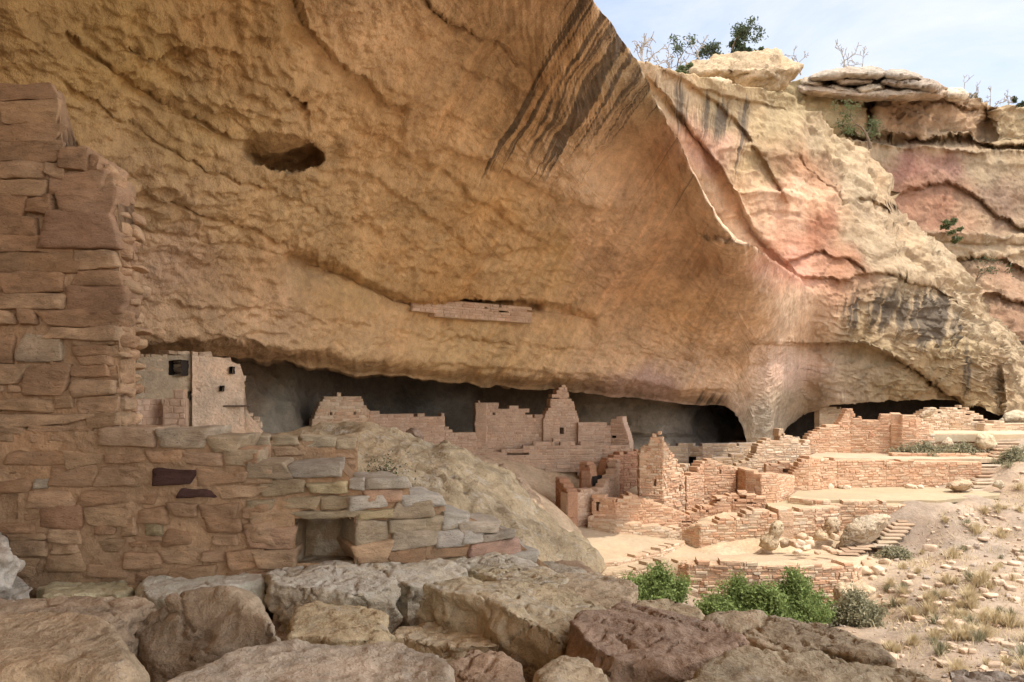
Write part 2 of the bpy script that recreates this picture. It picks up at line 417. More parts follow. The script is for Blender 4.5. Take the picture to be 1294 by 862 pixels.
# --- depth of the alcove's ceiling and inner wall (photo x, y, metres away)
A_PTS = [(-300, 500, 12), (-300, 100, 10.5), (-300, -400, 8), (-100, 300, 12.5), (0, 0, 10.6), (0, 150, 11.6), (0, 300, 13), (0, 450, 14), (0, -400, 8.6),
 (180, 300, 15.4), (180, 100, 13), (180, 440, 17), (245, 450, 17.6), (310, 455, 18.8), (300, 0, 12.6), (300, -400, 9), (300, 200, 15.2), (300, 330, 17.4),
 (400, 462, 20.8), (400, 380, 20.2), (500, 470, 24), (500, 400, 23.6), (360, 330, 18.6), (500, 250, 19.6), (500, 150, 17), (500, 0, 14.2), (500, -150, 12), (580, -400, 9.5), (650, -100, 14),
 (500, 340, 22), (560, 480, 26.2), (640, 390, 26.4), (640, 300, 23.6), (640, 440, 27.6), (640, 200, 20.4), (640, 100, 17.6), (640, 0, 15.2),
 (700, 100, 17.2), (700, 492, 29.6), (700, 400, 28), (750, 0, 15.5), (720, 20, 15.8), (770, 60, 16.6), (780, 150, 20.6), (760, 250, 22.6), (760, 350, 27.4), (800, 75, 18.2), (800, 200, 22.8), (800, 300, 25), (800, 400, 29.9),
 (800, 480, 31.4), (850, 510, 33), (850, 170, 20.9), (885, 235, 21.8), (870, 300, 26), (905, 275, 22.4), (900, 380, 28.6), (930, 515, 35), (900, 450, 33), (940, 310, 23.6), (960, 350, 26.8),
 (975, 335, 28), (1010, 350, 32), (1000, 430, 35), (1000, 520, 37.3), (1060, 380, 37.5), (1060, 450, 38), (1060, 510, 39), (1120, 380, 40.5), (1120, 510, 41)]
_iA = tps([(a, b) for a, b, c in A_PTS], [1 / c for a, b, c in A_PTS])
LIP = [(560, -420), (640, -260), (700, -130), (735, -40), (750, 0), (770, 28), (795, 62), (815, 100), (838, 145), (862, 188), (880, 222), (900, 262), (922, 292), (945, 308), (980, 334), (1010, 350), (1030, 372), (1048, 395)]
LEDGE_A = [(-400, 520), (-50, 500), (120, 470), (178, 452), (245, 448), (312, 454), (350, 461), (400, 464), (450, 470), (500, 474), (560, 482), (640, 489), (700, 494), (760, 499),
           (800, 503), (860, 509), (900, 511), (918, 515), (932, 527), (941, 552), (949, 580), (975, 580), (985, 556), (994, 540), (1014, 524), (1048, 515)]

def topA(PX):
    w = np.stack([PX / 16., 0 * PX, 0 * PX + 3.3], -1)
    return np.where(PX < 560, -420, interp(PX, LIP)) + np.where(PX > 700, 4.5 * fbm(w, 4) + 2.2 * pn(w * 4.3) * sstep(760, 800, PX), 0)
def botA(PX):
    w = np.stack([PX / 25., 0 * PX, 0 * PX + 8.3], -1)
    return interp(PX, LEDGE_A) + 2.6 * fbm(w, 4)
def depthA(PX, PY):
    return 1 / np.clip(_iA(PX, PY), 1 / 60., 1 / 5.)
def featA(PX, PY):
    f = np.zeros_like(PX)
    # the bedding cavity that carries the ledge granary
    f += ledge(PX, PY, [(352, 322), (365, 317), (400, 324), (440, 340), (480, 362), (520, 374), (560, 376), (600, 378), (660, 380), (700, 384), (760, 392)], 1.0, 26, 18, 3, 1, 9)
    f += ledge(PX, PY, [(575, 377), (610, 377), (640, 380), (690, 384)], 1.5, 8, 14, 1.5, 1)
    f += .55 * blob(PX, PY, 410, 342, 46, 15, 20)
    # curved scallops and flake edges
    f += ledge(PX, PY, [(545, 176), (600, 196), (640, 212), (700, 250), (760, 268), (815, 262), (850, 240), (868, 222)], .34, 60, 30, 3, 2, 7)
    f += ledge(PX, PY, [(600, 318), (660, 312), (760, 318), (850, 328), (900, 318), (960, 330)], .26, 45, 30, 3, 3, 6)
    f += ledge(PX, PY, [(355, -30), (380, 20), (398, 48), (425, 72), (455, 98), (480, 118), (520, 132)], .36, 60, 18, 4, 4, 4)
    f += ledge(PX, PY, [(520, -30), (560, 20), (600, 40), (640, 62), (665, 84), (700, 96)], .5, 14, 25, 7, 5)
    f += ledge(PX, PY, [(560, 78), (590, 92), (625, 98), (660, 112)], .25, 10, 14, 7, 6)
    f += ledge(PX, PY, [(70, 30), (100, 48), (140, 78), (175, 100), (240, 135), (300, 172), (340, 190)], .22, 40, 20, 4, 7, 4)
    f += ledge(PX, PY, [(150, 52), (190, 62), (245, 62)], .25, 10, 10, 5, 8)
    f += ledge(PX, PY, [(60, 150), (120, 190), (200, 235), (320, 290), (450, 345)], .14, 18, 30, 6, 9)
    f += ledge(PX, PY, [(60, 90), (150, 145), (260, 205), (400, 262), (500, 300)], .12, 14, 30, 6, 10)
    f += ledge(PX, PY, [(160, 278), (230, 292), (330, 312), (380, 330)], .10, 12, 20, 5, 11)
    f += ledge(PX, PY, [(560, 418), (650, 430), (760, 440), (880, 448), (930, 440)], .14, 30, 40, 3, 12, 6)
    f += ledge(PX, PY, [(420, 466), (540, 455), (640, 462), (760, 474), (860, 488), (940, 492)], .22, 20, 30, 2, 13, 5)
    f += ledge(PX, PY, [(940, 430), (1000, 437), (1048, 440)], .5, 20, 14, 2, 14)
    f += ledge(PX, PY, [(355, 108), (372, 112), (388, 128), (392, 150)], .5, 16, 6, 3, 15)
    f += ledge(PX, PY, [(860, 300), (880, 293), (930, 296), (960, 312)], -.5, 9, 10, 3, 16)
    # the ceiling rolls under before it ends
    f += 1.5 * sstep(30, 0, botA(PX) - PY) ** 2 * (1 - sstep(880, 930, PX))
    # broad spalled planes
    f += ledge(PX, PY, [(430, 150), (520, 190), (600, 240), (680, 300), (720, 330)], .20, 80, 60, 5, 17, 8)
    f += ledge(PX, PY, [(640, 130), (720, 160), (800, 165), (850, 190)], .16, 50, 40, 4, 18, 6)
    f += ledge(PX, PY, [(380, 205), (470, 225), (560, 280), (620, 330)], .16, 60, 40, 4, 19, 6)
    f += ledge(PX, PY, [(180, 380), (300, 392), (420, 400), (520, 420), (640, 424)], .12, 40, 40, 4, 20, 6)
    # the deep round pocket
    q = 3 * pn(np.stack([PX / 18., PY / 18., 0 * PX], -1))
    e = ((PX - 357 + q) / 52) ** 2 + ((PY - 193 - .08 * (PX - 357)) / 25) ** 2
    f += 1.5 * (1 - sstep(.62, 1.08, e)) * sstep(158, 212, PY)
    return f
def dispA(V, PX, PY):
    lf = 1 - sstep(250, 600, PX) * .62
    d = .24 * fbm(V * .22, 4) + .075 * fbm(V * .9, 4) * lf
    d += lf * (strata(V, None, .030, 1.1) + strata(V + 3, None, .020, 3.3, .3))
    al = blob(PX, PY, 250, 80, 130, 60, 18) + .8 * blob(PX, PY, 190, 235, 40, 30) + .6 * blob(PX, PY, 330, 420, 130, 40) + .4 * blob(PX, PY, 560, 430, 160, 30) + .3
    d -= .12 * al * np.maximum(0, ridged(V * np.array([1.5, 1.5, 3.0]), 3) - .35)
    d += .035 * pn(V * 4.1) * (.4 + al) + .02 * pn(V * 9.) + .3 * cracks(V + 11, .22, .12) * (1 - .5 * al.clip(0, 1))
    d += flakes(V * np.array([.75, .75, 1.3]), .055) * (.45 + .55 * al.clip(0, 1)) + flakes(V * np.array([1.9, 1.9, 3.]) + 9, .022)
    fade = (sstep(1100, 700, PX) * .45 + .55) * (.45 + .55 * sstep(0, 45, botA(PX) - PY))
    return -d * fade
def varn_inner(PX, PY):
    u = PX + .60 * PY + 5 * pn(np.stack([PX / 50., PY / 50., 0 * PX], -1))
    bands = sum(h * np.exp(-((u - c) / w) ** 2) for c, w, h in ((728, 5, .8), (742, 6, 1.), (757, 4, .7), (774, 6, .9), (794, 11, 1.1), (818, 8, 1.), (838, 4, .7), (856, 7, .9), (884, 5, .6), (905, 8, .5)))
    v = (.22 + .95 * bands) * sstep(712, 730, u) * (1 - sstep(890, 960, u)) * (1 - sstep(130, 262, PY + .25 * (u - 800) + 30 * pn(np.stack([u / 9., 0 * u, 0 * u + 2], -1))))
    v += .32 * sstep(800, 850, u) * (1 - sstep(1000, 1080, u)) * (1 - sstep(200, 380, PY)) + .42 * sstep(600, 660, u) * (1 - sstep(690, 720, u)) * sstep(20, 90, PY) * (1 - sstep(170, 300, PY))
    v += .40 * sstep(620, 680, PX) * sstep(70, 0, PY + .3 * (PX - 650)) 
    v += .25 * blob(PX, PY, 760, 40, 45, 60, 55) + .3 * blob(PX, PY, 700, 200, 70, 50, -30)
    v += .5 * blob(PX, PY, 905, 400, 26, 70, 25) + .25 * blob(PX, PY, 960, 370, 30, 60, 20)
    v += .95 * blob(PX, PY, 895, 505, 34, 14) + .4 * blob(PX, PY, 700, 488, 200, 10)
    v += .25 * blob(PX, PY, 640, 300, 80, 40)
    return v
def seep_inner(PX, PY):
    return np.clip(sstep(450, 640, PX) * .9 + .25, 0, 1) * (1 - .75 * blob(PX, PY, 960, 520, 70, 60))

# --- back of the recess under the ledge
B_PTS = [(-300, 440, 13.5), (-300, 620, 13.5), (-100, 500, 15.5), (100, 460, 19), (250, 500, 21.5), (330, 480, 23), (340, 540, 22.5), (420, 500, 28), (500, 520, 31.5), (650, 520, 35.5), (650, 560, 35), (800, 530, 37), (800, 570, 36.5), (900, 530, 37.4), (900, 580, 37), (1000, 540, 43), (1000, 580, 42), (1150, 540, 46), (1320, 540, 47), (1320, 430, 47), (700, 430, 37), (400, 430, 27), (100, 430, 18.5)]
_iB = tps([(a, b) for a, b, c in B_PTS], [1 / c for a, b, c in B_PTS])
def depthB(PX, PY): return 1 / _iB(PX, PY)

def postA(v, px, py, c):
    YB = depthB(px, py); out, cc = [], []
    for k in (.04, .12, .3, .6, 1.0):
        Y2 = v[:, 1] + (YB + .6 - v[:, 1]) * k
        r = Y2 / v[:, 1]
        z = np.where(v[:, 2] > 0, v[:, 2] * (1 + .12 * (r - 1)) - .10 * np.minimum(1, k * 3) * 0, v[:, 2] * r + .25 * k + .03)
        w = np.stack([v[:, 0] * r, Y2, z], -1)
        w[:, 2] += .10 * fbm(w * .8, 3) * (k > .05)
        out.append(w)
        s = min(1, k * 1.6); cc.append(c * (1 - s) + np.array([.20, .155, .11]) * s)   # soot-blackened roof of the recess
    return np.array(out), np.array(cc)
def preA(v, px, py):
    out = []
    for k in (.5, .3, .14, .05, .02):
        dx = np.interp(px, [560, 760, 820, 1048], [0, -8, -16, -30]) * k * 1.5; dy = np.interp(px, [560, 760, 820, 1048], [0, 6, 14, 30]) * k * 1.5
        out.append(P(px + dx, py + dy, v[:, 1] * (1 + k * .55)))
    return np.array(out)

colsA = np.concatenate([np.arange(-300, -10, 14), np.arange(-8, 1049, 2)])
rowsA = np.concatenate([np.linspace(0, .42, 22)[:-1], np.linspace(.42, 1, 268)])
rows_tail = np.linspace(0, 1, 290)
def topA2(PX): return topA(PX)


# back wall of the recess
def featB(PX, PY):
    q = 4 * pn(np.stack([PX / 14., PY / 14., 0 * PX], -1))
    e = ((PX - 905 + q) / 34) ** 2 + ((PY - 538) / 38) ** 2
    f = .9 * (1 - sstep(.4, 1.2, e))
    f += ledge(PX, PY, [(780, 545), (830, 551), (880, 549)], .8, 6, 10, 2, 31)
    return f
def dispB(V, PX, PY): return -(.35 * fbm(V * .3, 4) + .09 * fbm(V * 1.3, 3) + strata(V, None, .1, 1.2))
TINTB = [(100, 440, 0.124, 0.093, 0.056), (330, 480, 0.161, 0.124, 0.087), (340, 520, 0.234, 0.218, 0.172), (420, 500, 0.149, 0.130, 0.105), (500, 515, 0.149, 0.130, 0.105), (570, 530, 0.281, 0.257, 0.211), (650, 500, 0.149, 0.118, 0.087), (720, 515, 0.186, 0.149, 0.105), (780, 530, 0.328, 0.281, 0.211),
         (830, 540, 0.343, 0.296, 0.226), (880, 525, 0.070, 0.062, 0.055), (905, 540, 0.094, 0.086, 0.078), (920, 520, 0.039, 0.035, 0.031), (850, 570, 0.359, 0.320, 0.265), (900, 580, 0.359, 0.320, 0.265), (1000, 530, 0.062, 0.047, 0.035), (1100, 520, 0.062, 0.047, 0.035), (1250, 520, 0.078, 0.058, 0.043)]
def varn_none(PX, PY): return 0 * PX + .45 * blob(PX, PY, 905, 530, 40, 45)
def seep_none(PX, PY): return 0 * PX + .6
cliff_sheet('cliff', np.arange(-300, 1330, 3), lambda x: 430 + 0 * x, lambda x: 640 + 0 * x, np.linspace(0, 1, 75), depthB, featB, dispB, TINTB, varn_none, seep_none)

# --- outer cliff beyond the alcove: a rounded buttress (C) and the set-back red face (D)
C_PTS = [(740, 60, 27), (740, 300, 40), (740, 520, 46), (800, 78, 26.5), (830, 90, 28.6), (860, 150, 32.2), (870, 95, 31.4), (880, 130, 32.8), (905, 205, 35.2), (930, 150, 36.4), (935, 112, 36.2), (1000, 130, 41), (1000, 160, 40), (1045, 160, 43),
 (960, 230, 37.2), (960, 300, 37.0), (1010, 220, 38.6), (1010, 300, 37.4), (1010, 350, 36.2), (1060, 225, 41), (1090, 190, 45), (1100, 250, 41.5), (1140, 270, 44), (1070, 320, 37.7), (1070, 390, 37.2), (1130, 330, 39.5), (1130, 400, 38.7), (1170, 295, 43.5),
 (1200, 360, 41.5), (1200, 430, 40.2), (1250, 400, 44), (1250, 450, 41.6), (1260, 515, 41.5), (1130, 460, 38.6), (1060, 450, 37.8), (1060, 510, 38.6), (1130, 505, 40), (1200, 505, 41), (1300, 500, 43), (1320, 560, 41), (1400, 520, 45), (1300, 450, 45), (1400, 450, 49), (900, 400, 42), (900, 520, 47)]
_iC = tps([(a, b) for a, b, c in C_PTS], [1 / c for a, b, c in C_PTS])
TOP_C = [(738, 40), (790, 66), (800, 74), (830, 82), (858, 92), (880, 94), (905, 100), (935, 108), (965, 112), (990, 118), (1008, 135), (1030, 150), (1050, 168), (1075, 178), (1092, 188), (1110, 205), (1126, 222), (1132, 245), (1142, 266), (1162, 280), (1180, 294), (1198, 318), (1222, 350), (1250, 385), (1280, 420), (1310, 452), (1420, 470)]
BOT_C = [(738, 520), (1005, 526), (1014, 520), (1048, 513), (1090, 509), (1130, 506), (1180, 505), (1215, 508), (1240, 516), (1262, 525), (1272, 520), (1282, 535), (1300, 560), (1420, 590)]
def topC(PX): return interp(PX, TOP_C) + 2.6 * fbm(np.stack([PX / 11., 0 * PX, 0 * PX + 1.3], -1), 3)
def botC(PX): return interp(PX, BOT_C) + 1.5 * fbm(np.stack([PX / 14., 0 * PX, 0 * PX + 5.3], -1), 3)
def depthC(PX, PY): return 1 / np.clip(_iC(PX, PY), 1 / 70., 1 / 20.)
def featC(PX, PY):
    f = ledge(PX, PY, [(975, 432), (1020, 433), (1080, 438), (1130, 450), (1165, 468), (1200, 496), (1235, 515)], 1.1, 22, 30, 2, 41)
    f += ledge(PX, PY, [(905, 185), (935, 178), (985, 186), (1008, 200)], -.7, 30, 14, 3, 42)
    f += ledge(PX, PY, [(915, 238), (960, 236), (1010, 244), (1060, 258), (1082, 256)], -.6, 26, 20, 3, 43)
    f += ledge(PX, PY, [(990, 180), (1020, 208), (1040, 226), (1060, 246), (1078, 256)], .35, 22, 12, 5, 44, 5)
    f += ledge(PX, PY, [(1080, 246), (1110, 252), (1142, 262)], .8, 9, 10, 4, 45)
    f += ledge(PX, PY, [(990, 330), (1040, 318), (1080, 330), (1100, 345)], .5, 14, 14, 4, 46)
    f += ledge(PX, PY, [(1000, 345), (1060, 352), (1110, 342), (1180, 362), (1220, 388)], .45, 30, 25, 5, 47)
    f += ledge(PX, PY, [(1140, 430), (1180, 440), (1215, 446)], -.5, 14, 14, 4, 48)
    f += ledge(PX, PY, [(812, 90), (850, 132), (868, 155), (908, 208), (930, 250), (950, 288), (1008, 345)], .9, 45, 14, 4, 49, 4)
    f += ledge(PX, PY, [(830, 86), (880, 108), (930, 150), (960, 190), (1000, 260)], .5, 40, 14, 5, 51, 4)
    f += ledge(PX, PY, [(860, 108), (930, 122), (1000, 140)], .4, 26, 20, 3, 50)
    f += 1.0 * sstep(1236, 1244, PX + .12 * (PY - 500)) * sstep(440, 480, PY) * (1 - sstep(1262, 1270, PX)) 
    return f
def dispC(V, PX, PY):
    d = .55 * fbm(V * .16, 4) + .13 * fbm(V * .7, 4) + strata(V, None, .17, .75) + strata(V + 5, None, .10, 2.3, .4) + cracks(V) + flakes(V * .5, .085) + flakes(V * np.array([1.2, 1.2, 2.]), .03)
    rough = np.clip(.35 + .9 * blob(PX, PY, 1090, 210, 70, 60, 40) + .8 * blob(PX, PY, 1170, 320, 90, 45, 35) + .7 * blob(PX, PY, 1260, 440, 60, 60), 0, 1.3)
    d += rough * (.09 * ridged(V * .8, 3) + .03 * pn(V * 4))
    bl = blocks(V) * np.clip(blob(PX, PY, 1095, 205, 60, 45, 40) + .8 * blob(PX, PY, 1175, 330, 90, 40, 40) + .6 * blob(PX, PY, 1240, 440, 50, 50) + .5 * blob(PX, PY, 960, 200, 80, 40) + .5 * blob(PX, PY, 1010, 300, 60, 60), 0, 1)
    return -d * (.35 + .5 * sstep(1000, 1080, PX + .3 * (300 - PY))) - bl
def varn_outer(PX, PY):
    v = .95 * blob(PX, PY, 890, 150, 45, 45) + .7 * blob(PX, PY, 835, 115, 30, 30) + .6 * blob(PX, PY, 950, 150, 50, 30) + .6 * blob(PX, PY, 950, 205, 30, 35)
    v += 1.0 * blob(PX, PY, 1130, 390, 75, 45, 15) + .75 * blob(PX, PY, 1180, 410, 40, 40) + .9 * blob(PX, PY, 1222, 480, 14, 45, -8) + .6 * blob(PX, PY, 1120, 495, 90, 8)
    v += .5 * blob(PX, PY, 1060, 400, 40, 30)
    return v
def seep_outer(PX, PY): return np.clip(.35 + .6 * blob(PX, PY, 1020, 300, 60, 60) + .6 * blob(PX, PY, 1050, 470, 140, 50), 0, 1)
def postC(v, px, py, c):
    YB = np.maximum(depthB(px, py), v[:, 1] + 3); out, cc = [], []
    for k in (.05, .2, .6, 1.0):
        Y2 = v[:, 1] + (YB + .6 - v[:, 1]) * k; r = Y2 / v[:, 1]
        out.append(np.stack([v[:, 0] * r, Y2, v[:, 2] * r + .25 * k + .02], -1))
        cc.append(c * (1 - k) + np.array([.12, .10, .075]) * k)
    return np.array(out), np.array(cc)
def preC(v, px, py):
    return np.array([v + np.array([.3 * k, k, .03 * k * (px[0] < 2000)]) * np.array([1, 1, 1]) - np.array([0, 0, 1]) * np.clip((v[:, 2:3]) / v[:, 1:2], 0, 9) * 0 for k in (30, 12, 4, 1.2)])
def weldA(V, PX, PY):
    """towards its right end the alcove wall runs into the outer cliff"""
    VC = P(PX, PY, depthC(PX, PY) + featC(PX, PY)); VC = VC + grid_normals(smooth_grid(VC, 12)) * dispC(VC, PX, PY)[..., None]
    w = sstep(972, 1034, PX + .10 * (PY - 430))[..., None]
    return V * (1 - w) + VC * (1 + .0012) * w, w[..., 0]
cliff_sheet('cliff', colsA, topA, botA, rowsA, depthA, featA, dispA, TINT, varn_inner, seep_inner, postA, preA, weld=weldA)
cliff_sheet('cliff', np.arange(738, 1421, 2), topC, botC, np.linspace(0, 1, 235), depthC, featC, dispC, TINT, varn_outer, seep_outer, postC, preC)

D_PTS = [(980, 90, 50), (980, 200, 50), (1050, 105, 51), (1050, 160, 50), (1100, 180, 51), (1150, 110, 53), (1150, 200, 52.5), (1150, 280, 52), (1294, 135, 56), (1294, 200, 55.5), (1294, 290, 55), (1240, 360, 52), (1294, 420, 51), (1420, 130, 60), (1420, 470, 56), (1000, 400, 52), (1200, 470, 52)]
_iD = tps([(a, b) for a, b, c in D_PTS], [1 / c for a, b, c in D_PTS])
TOP_D = [(960, 96), (1000, 100), (1020, 98), (1060, 93), (1120, 94), (1180, 106), (1190, 112), (1205, 120), (1250, 128), (1262, 135), (1294, 136), (1420, 140)]
def topD(PX): return interp(PX, TOP_D) + 2 * fbm(np.stack([PX / 9., 0 * PX, 0 * PX + 2.3], -1), 3)
def featD(PX, PY):
    f = ledge(PX, PY, [(975, 148), (1010, 154), (1060, 168), (1100, 172), (1170, 176), (1235, 176), (1262, 184), (1420, 188)], 2.4, 7, 10, 4, 61)
    f += ledge(PX, PY, [(1020, 166), (1060, 174), (1110, 180), (1170, 183), (1240, 187), (1420, 192)], -1.6, 5, 12, 2, 62)
    f += ledge(PX, PY, [(1130, 250), (1148, 240), (1172, 230), (1196, 229), (1218, 240), (1240, 252), (1262, 272), (1290, 288), (1320, 300)], .9, 34, 10, 4, 63)
    f += ledge(PX, PY, [(1140, 282), (1180, 291), (1230, 294), (1294, 298), (1420, 302)], -1.7, 14, 10, 2, 64)
    f += ledge(PX, PY, [(1170, 304), (1230, 306), (1420, 314)], .5, 4, 10, 2, 65)
    f += ledge(PX, PY, [(1190, 330), (1240, 322), (1270, 326), (1294, 342), (1340, 350)], 1.1, 22, 14, 3, 66)
    f += ledge(PX, PY, [(1230, 378), (1262, 372), (1310, 390)], 1.0, 18, 10, 4, 67)
    f += ledge(PX, PY, [(1085, 122), (1130, 128), (1180, 125), (1240, 138)], .9, 8, 10, 5, 68)
    f += ledge(PX, PY, [(1240, 130), (1262, 136), (1420, 142)], 1.2, 60, 4, 3, 69) * 0
    f += 1.6 * (sstep(1085, 1092, PX) - sstep(1100, 1110, PX)) * sstep(120, 130, PY) * (1 - sstep(165, 172, PY))
    f += 1.8 * (sstep(1236, 1242, PX) - sstep(1246, 1262, PX)) * sstep(130, 136, PY) * (1 - sstep(172, 180, PY))
    return f
def dispD(V, PX, PY):
    blk = .4 * fbm(V * np.array([.35, .35, .35]), 3) * (1 - sstep(165, 180, PY)) 
    d = .35 * fbm(V * .2, 4) + blk + .12 * fbm(V * .9, 4) + strata(V, None, .2, .9, .25) + .08 * ridged(V * 1.2, 3) + cracks(V + 7)
    return -d * np.where(PY < 180, 1, .5) - blocks(V, (.95, .3), 3.2, 1.3, .3, 4.) * np.where(PY < 178, 1., .25 + .6 * sstep(292, 300, PY))
def varn_outer_d(PX, PY): return .55 * blob(PX, PY, 1265, 245, 40, 40) + .45 * blob(PX, PY, 1180, 205, 50, 16) + .4 * blob(PX, PY, 1160, 150, 20, 20)
varn_outer_d.__name__ = 'varn_outer'
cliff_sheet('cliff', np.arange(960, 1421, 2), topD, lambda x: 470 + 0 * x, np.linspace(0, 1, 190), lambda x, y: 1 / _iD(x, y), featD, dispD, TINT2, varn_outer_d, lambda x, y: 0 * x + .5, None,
            lambda v, px, py: np.array([v + np.array([0., k, .01 * k]) for k in (40, 15, 5, 1.5)]))

# --- the alcove carries on above and behind the viewer: roof sheet from the drip line to the back wall
def lipX(Y): return np.interp(Y, [-26, -14, -6, 0, 5, 8, 12, 14, 15.6], [-1, 6.5, 7, 6.8, 6.2, 5.4, 3.8, 2.6, 1.6])
ys = np.arange(-26, 15.7, .5); sec = np.array([(0, 9.6), (.0, 9.1), (.12, 8.75), (.3, 8.5), (.5, 7.9), (.68, 7.0), (.82, 5.6), (.92, 3.6), (.98, 1.2), (1.0, -1.0), (1.01, -3)])
tt = np.linspace(0, 1, 60); sx = np.interp(tt, np.linspace(0, 1, len(sec)), sec[:, 0]); sz = np.interp(tt, np.linspace(0, 1, len(sec)), sec[:, 1])
LX = lipX(ys); XR = LX[:, None] + (np.interp(ys, [-26, -14, 13], [-8, -11.5, -11.5])[:, None] - LX[:, None]) * sx[None]
VR = np.stack([XR, np.repeat(ys[:, None], 60, 1), np.repeat(sz[None], len(ys), 0)], -1)
VR[..., 2] += .25 * fbm(VR * .3, 4) * (VR[..., 2] > 0) + .1 * fbm(VR * 1.1, 3)
CR = np.zeros(VR.shape) + np.array([.46, .31, .15])
ext = VR[:, :1] + np.array([1.5, 0, 9.0]); ext2 = VR[:, :1] + np.array([.8, 0, 3.0])
VR = np.concatenate([ext, ext2, VR], 1); CR = np.concatenate([CR[:, :2], CR], 1)
o = mesh('cliff', VR, gridfaces(*VR.shape[:2]), M_CLIFF, attrs={'Col': CR.reshape(-1, 3), 'varn': np.zeros(VR.shape[0] * VR.shape[1]), 'su': VR[..., 1].ravel(), 'sv': VR[..., 0].ravel() * .3, 'seep': np.zeros(VR.shape[0] * VR.shape[1])})
tag(o, kind='structure')

# ------------------------------------------------------------------ ground
def w_(px, py, Y):
    v = P(px, py, Y); return (v[0], v[1], v[2])
T_PTS = [w_(*p) for p in [(870, 775, 20), (1000, 790, 19.5), (830, 745, 20.5), (1100, 790, 19.5), (920, 800, 18.2), (1130, 850, 15.5), (1294, 862, 14), (1200, 800, 17), (1294, 740, 20), (1200, 720, 22),
   (1125, 722, 22.3), (1150, 690, 25), (1180, 645, 26.6), (1230, 655, 26), (1294, 660, 25.5), (1272, 630, 28.0), (1294, 597, 30.5), (1294, 560, 34), (1340, 560, 36),
   (600, 575, 30), (700, 582, 30), (780, 592, 30), (450, 545, 27), (350, 545, 23), (250, 552, 17.2), (650, 606, 27), (700, 640, 24.8), (650, 640, 23.5), (570, 590, 25),
   (1184, 636, 26.15), (1225, 632, 26.8), (1266, 622.5, 28.5), (1290, 584, 29.6), (1270, 600, 29.4), (1158, 640, 26.0), (1160, 635, 26.5), (1200, 635, 26.25), (1245, 628.5, 27.4), (880, 657, 27), (940, 636, 27.6), (830, 647, 27.5), (800, 642, 27.5), (900, 672, 25.5), (950, 657, 25.8), (980, 618, 30), (1300, 550, 33),
   (600, 565, 36), (800, 570, 38), (900, 600, 35.5), (930, 604, 34), (860, 600, 34), (1000, 570, 42)]]
T_PTS += [(2, 23, -5.25), (5, 23, -5.25), (3, 26, -5.25), (5, 26, -5.25), (3.5, 28.5, -5.25), (8, 24.3, -5.3), (6, 22.5, -5.3), (9.6, 23.6, -5.25), (5.4, 21.3, -5.95), (7, 21.0, -6.05), (9, 21.0, -6.05), (4.3, 21.6, -5.45), (9, 30, -4.2), (12, 33, -3.2), (15, 34, -3), (10, 36, -2.8), (5, 33, -3.2), (8, 31, -4.1), (11, 27.5, -4.4), (14, 29, -4.3), (9, 27, -4.6), (6.5, 27.5, -5.0),
   (0, 12, -3.2), (2, 16, -4.6), (1.5, 20, -4.9), (-3, 10, -2), (-6, 10, -1.5), (4, 14, -5.3), (6, 10, -5.9), (3, 8, -4), (6, 4, -6), (10, 0, -8), (0, 5, -1.75), (-3, 5, -1.75), (-3, 0, -1.75), (0, 0, -1.75), (-6, 3, -1.75), (-6, -10, -1.7), (0, -10, -1.8), (4, -3, -3.5), (3, 4, -2.9), (1.5, 2, -1.8), (4.5, -12, -3.5), (-10, 10, -1.4), (-10, 0, -1.6),
   (12, 12, -6.6), (16, 18, -6.2), (20, 10, -8.5), (30, 20, -10), (24, 30, -5), (30, 35, -6), (25, 40, -3), (40, 45, -4), (40, 0, -15), (60, 20, -17), (20, -20, -12), (90, 0, 2), (90, 50, 2), (90, -50, 2), (160, 0, 22), (160, 120, 22), (160, -120, 22), (0, 60, -3), (-30, 60, -2), (-30, 0, -2), (30, 90, -4), (-30, -60, -8), (20, -70, -14), (-100, -150, 0), (-100, 150, 0)]
_tp = np.array(T_PTS)
def rbf_lin(pts):
    p = pts[:, :2]; n = len(p)
    D = np.linalg.norm(p[:, None] - p[None], axis=-1)
    A = np.zeros((n + 1, n + 1)); A[:n, :n] = np.sqrt(D ** 2 + .6) ; A[:n, n] = 1; A[n, :n] = 1
    w = np.linalg.solve(A, np.concatenate([pts[:, 2], [0]]))
    def f(x, y):
        sh = np.shape(x); q = np.stack([np.ravel(x), np.ravel(y)], -1); o_ = np.empty(len(q))
        for s in range(0, len(q), 20000):
            c = q[s:s + 20000]
            o_[s:s + 20000] = np.sqrt(((c[:, None] - p[None]) ** 2).sum(-1) + .6) @ w[:n] + w[n]
        return o_.reshape(sh)
    return f
_T = rbf_lin(_tp)
def ground_z(x, y):
    x = np.asarray(x, float); y = np.asarray(y, float)
    q = np.stack([x, y, 0 * x], -1)
    return _T(x, y) + .10 * fbm(q * .8, 4) + .03 * pn(q * 4.1)
gx = np.concatenate([np.linspace(-300, -14, 14), np.arange(-12, -4, .5), np.arange(-4, 26, .13), np.arange(26, 60, 1.5), np.linspace(62, 400, 22)])
gy = np.concatenate([np.linspace(-300, -20, 14), np.arange(-18, 6, 1.0), np.arange(6, 40, .14), np.arange(40, 70, 2), np.linspace(75, 500, 16)])
GX, GY = np.meshgrid(gx, gy)
GZ = ground_z(GX, GY)
GV = np.stack([GX, GY, GZ], -1)
nz = fbm(GV * np.array([.35, .35, 0]), 3)[..., None]; nz2 = fbm(GV * np.array([1.7, 1.7, 0]) + 3, 3)[..., None]
GC = np.array([.32, .245, .18]) + np.clip(nz, -1, 1) * np.array([.05, .03, .01]) + np.clip(nz2, -1, 1) * np.array([.04, .035, .03])
slp = sstep(20.5, 24, GY)[..., None] * sstep(12.5, 10, GX)[..., None]
GC = GC * (1 - slp) + np.array([.52, .40, .27]) * slp
